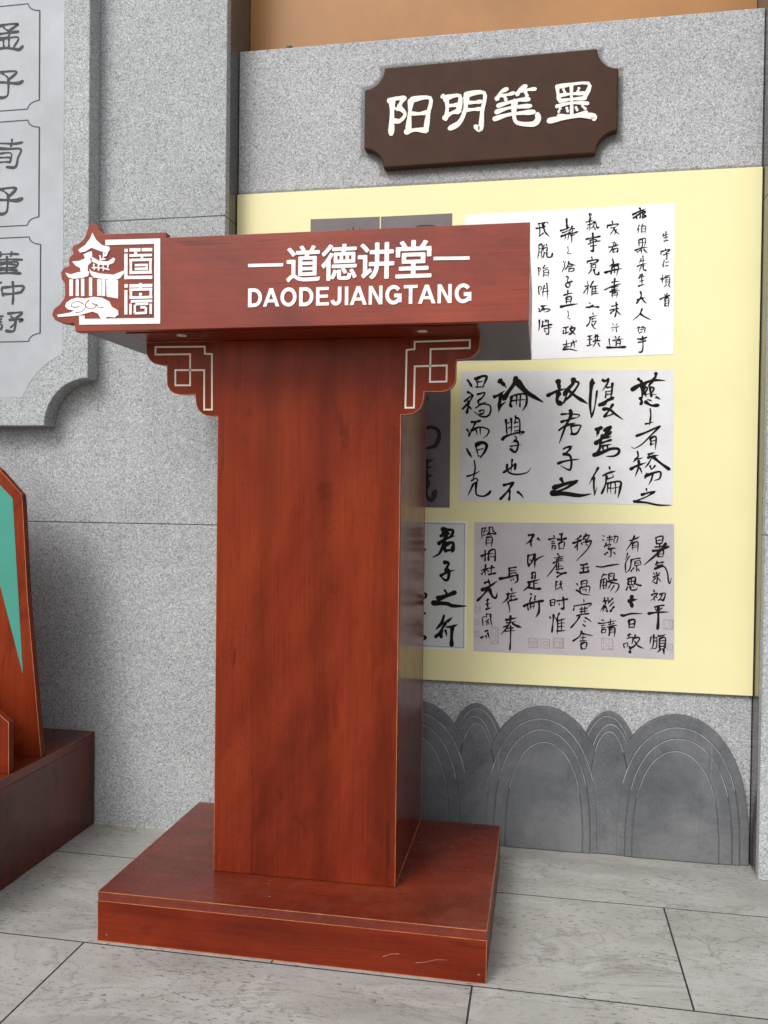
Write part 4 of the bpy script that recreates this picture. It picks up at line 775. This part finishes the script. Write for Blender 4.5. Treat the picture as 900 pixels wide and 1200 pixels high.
def strokes_obj(key, name, mat, y, depth, step=.00004):
    k = MB()
    for i, (w, pts) in enumerate(parse(EMBLEM_STROKES[key])):
        if key in ('small', 'swirl'): brush(k, pts, w, y - i * step, depth + i * step, True)
        else: bar_line(k, pts, w, y - i * step, depth + i * step)
    k.build(name, mat, hd)
strokes_obj('seal_dao', 'emblem_character', 'white_acrylic', YH - .0011, .001)
strokes_obj('seal_de', 'emblem_character', 'white_acrylic', YH - .0011, .001)
strokes_obj('small', 'emblem_detail', 'white_acrylic', YH - .0018, .0015)
strokes_obj('swirl', 'emblem_groove', 'groove_red', YH - .0017, .0001, .00002)

# lettering set in type: each glyph is an object of its own
def glyph(ch, off):
    cu = bpy.data.curves.new('glyph', 'FONT'); cu.body = ch; cu.size = 1.0; cu.resolution_u = 4
    o = bpy.data.objects.new('glyph', cu); SC.collection.objects.link(o)
    bpy.context.view_layer.update()
    me = bpy.data.meshes.new_from_object(o.evaluated_get(bpy.context.evaluated_depsgraph_get()))
    bpy.data.objects.remove(o); bpy.data.curves.remove(cu)
    bm = bmesh.new(); bm.from_mesh(me); bmesh.ops.remove_doubles(bm, verts=bm.verts, dist=1e-5); bm.to_mesh(me)
    out = bmesh.new()
    for i, (dx, dz) in enumerate(((0, 0), (off, 0), (-off, 0), (0, off * .8), (0, -off * .8), (off * .7, off * .6), (-off * .7, off * .6), (off * .7, -off * .6), (-off * .7, -off * .6))):
        n0 = len(out.verts); out.from_mesh(me); out.verts.ensure_lookup_table()
        for v in out.verts[n0:]: v.co.x += dx; v.co.y += dz; v.co.z = i * .00002
    out.to_mesh(me); out.free(); bm.free()
    return me
def place_glyph(me, x0, x1, z0, z1, name, mat, parent, y, depth=.0014):
    xs = [v.co.x for v in me.vertices]; zs = [v.co.y for v in me.vertices]
    ax, bx, az, bz = min(xs), max(xs), min(zs), max(zs)
    org = Vector(parent['_o'])
    bm = bmesh.new(); bm.from_mesh(me)
    for v in bm.verts:
        x = x0 + (v.co.x - ax) / (bx - ax) * (x1 - x0); z = z0 + (v.co.y - az) / (bz - az) * (z1 - z0)
        v.co = Vector((x, y - v.co.z, z)) - org
    r = bmesh.ops.extrude_face_region(bm, geom=list(bm.faces))
    for v in [e for e in r['geom'] if isinstance(e, bmesh.types.BMVert)]: v.co.y -= depth
    bmesh.ops.recalc_face_normals(bm, faces=bm.faces)
    bm.to_mesh(me); bm.free(); me.materials.clear(); me.materials.append(M[mat]); me.name = name
    o = bpy.data.objects.new(name, me); SC.collection.objects.link(o); o.parent = parent; o['_o'] = tuple(org)
    return o
def latin(ch, x0, z0, s, y):
    """bold grotesque capitals of unit height built from bars; s = cap height"""
    k = MB(); d = .0013; n = [0]
    T = lambda pts: [(x0 + a * s * fx, z0 + c * s) for a, c in pts]
    def poly(*pts): k.prism(T(pts), y - d - n[0] * .00003, y); n[0] += 1
    def bar(pts, closed=False): bar_line(k, T(pts), .2 * s, y - d - n[0] * .00003, d + n[0] * .00003, closed); n[0] += 1
    def arc(cx, cz, rx, rz, a0, a1, m=14): return [(cx + rx * math.cos(R(a0 + (a1 - a0) * i / m)), cz + rz * math.sin(R(a0 + (a1 - a0) * i / m))) for i in range(m + 1)]
    rect = lambda a, c, e, f: poly((a, e), (c, e), (c, f), (a, f))
    if ch == 'D': bar([(.205, .085), (.205, .915), (.46, .915)] + arc(.46, .5, .385, .415, 80, -80) + [(.46, .085)], True)
    elif ch == 'O': bar(arc(.542, .5, .382, .42, 0, 345, 23), True)
    elif ch == 'G': bar(arc(.535, .5, .37, .42, 38, 315, 20) + [(.89, .20), (.89, .455), (.57, .455)])
    elif ch == 'A':
        poly((0, 0), (.215, 0), (.60, 1), (.39, 1)); poly((1.0, 0), (.78, 0), (.395, 1), (.605, 1)); poly((.24, .225), (.76, .225), (.70, .39), (.30, .39))
    elif ch == 'N': rect(.102, .295, 0, 1); rect(.705, .9, 0, 1); poly((.104, 1), (.31, 1), (.898, 0), (.69, 0))
    elif ch == 'E': rect(.102, .308, 0, 1); rect(.102, .85, .83, 1.0); rect(.102, .81, .42, .585); rect(.102, .87, 0, .17)
    elif ch == 'J': bar([(.568, 1), (.568, .33)] + arc(.35, .32, .218, .235, -10, -172, 10))
    elif ch == 'I': rect(.1, .303, 0, 1)
    elif ch == 'T': rect(.03, .824, .83, 1); rect(.325, .53, 0, .9)
    k.build('letter', 'white_acrylic', hd)
word = 'DAODEJIANGTANG'
adv = {'D': 1.008, 'A': 1.008, 'O': 1.087, 'E': .93, 'J': .777, 'I': .388, 'N': 1.008, 'G': 1.087, 'T': .853}
xL, xRr, capH = -.0815, .3090, .0318
fx = (xRr - xL) / ((sum(adv[c] for c in word) - .19) * capH)
x = xL - .1 * capH
for i, c in enumerate(word):
    f_ = (x - xL) / (xRr - xL)
    latin(c, x, 1.1398 - .0036 * f_, capH, YH)
    x += adv[c] * capH * fx
for ch, q in zip('\u9053\u5fb7\u8bb2\u5802', ((-.0127, .0480, 1.1802, 1.2430), (.0497, .1125, 1.1806, 1.2430), (.1140, .1775, 1.1806, 1.2430), (.1795, .2412, 1.1806, 1.2445))):
    place_glyph(glyph(ch, .021), *q, 'character', 'white_acrylic', hd, YH - .0001)
white([(-.0822, 1.2150), (-.0185, 1.2140), (-.0185, 1.2083), (-.0822, 1.2093)], 'dash')
white([(.2445, 1.2150), (.3050, 1.2135), (.3050, 1.2078), (.2445, 1.2093)], 'dash')

# ------------------------------------------------------------------ neighbouring stand at the left edge
st = thing('display_stand', (-.95, -.32, 0), 'low cherry wood stand with upright boards and a green inlay at left edge', 'stand')
PX, PZ = -.6405, .2281
MB().box(-1.28, PX, -.64, -.004, .0006, PZ - .0212).build('base', 'cherry_side', st, bevel=.0008, seg=1)
MB().box(-1.28, PX, -.64, -.004, PZ - .0206, PZ).build('base_top', 'cherry_side', st, bevel=.0008, seg=1)
k = MB(); k.box(PX - .0003, PX + .0004, -.64, -.004, PZ - .0213, PZ - .0204); k.box(PX - .0005, PX + .0003, -.64, -.004, PZ - .0006, PZ + .0003)
k.build('edge_banding', 'groove_red', st)
def mir(pts, c): return pts + [(2 * c - x, z) for x, z in pts[::-1]]
b1 = [(-.6465, PZ + .0005), (-.6821, .5798), (-.6958, .7960), (-.6975, .8062), (-.7501, .8592), (-.8300, .9150), (-.9500, .9500)]
o1 = MB().prism(mir(b1[:-1], -.95)[:6] + [b1[-1]] + mir(b1[:-1], -.95)[6:], -.2249, -.2079).build('back_board', 'cherry_v', st, bevel=.0006, seg=1)
k = MB(); bar_line(k, b1, .0012, -.2252, .0005); k.build('edge_banding', 'banding', o1)
gp = [(-.6914, .4097), (-.7185, .7973), (-.7499, .8271), (-.8200, .8780), (-.8050, .7700), (-.7487, .6061)]
MB().prism(gp, -.2257, -.2250).build('green_inlay', 'green', o1)
MB().prism([(-1.9 - x, z) for x, z in gp], -.2257, -.2250).build('green_inlay', 'green', o1)
b2 = [(-.6470, PZ + .0005), (-.6476, .3344), (-.6671, .3492), (-.7600, .4050), (-.9000, .4300)]
o2 = MB().prism(b2[:-1] + [b2[-1]] + [(-1.8 - x, z) for x, z in b2[:-1][::-1]], -.3427, -.3252).build('front_board', 'cherry_v', st, bevel=.0006, seg=1)
k = MB(); bar_line(k, b2, .0012, -.3430, .0005); k.build('edge_banding', 'banding', o2)

for o in SC.objects:
    if '_o' in o.keys(): del o['_o']
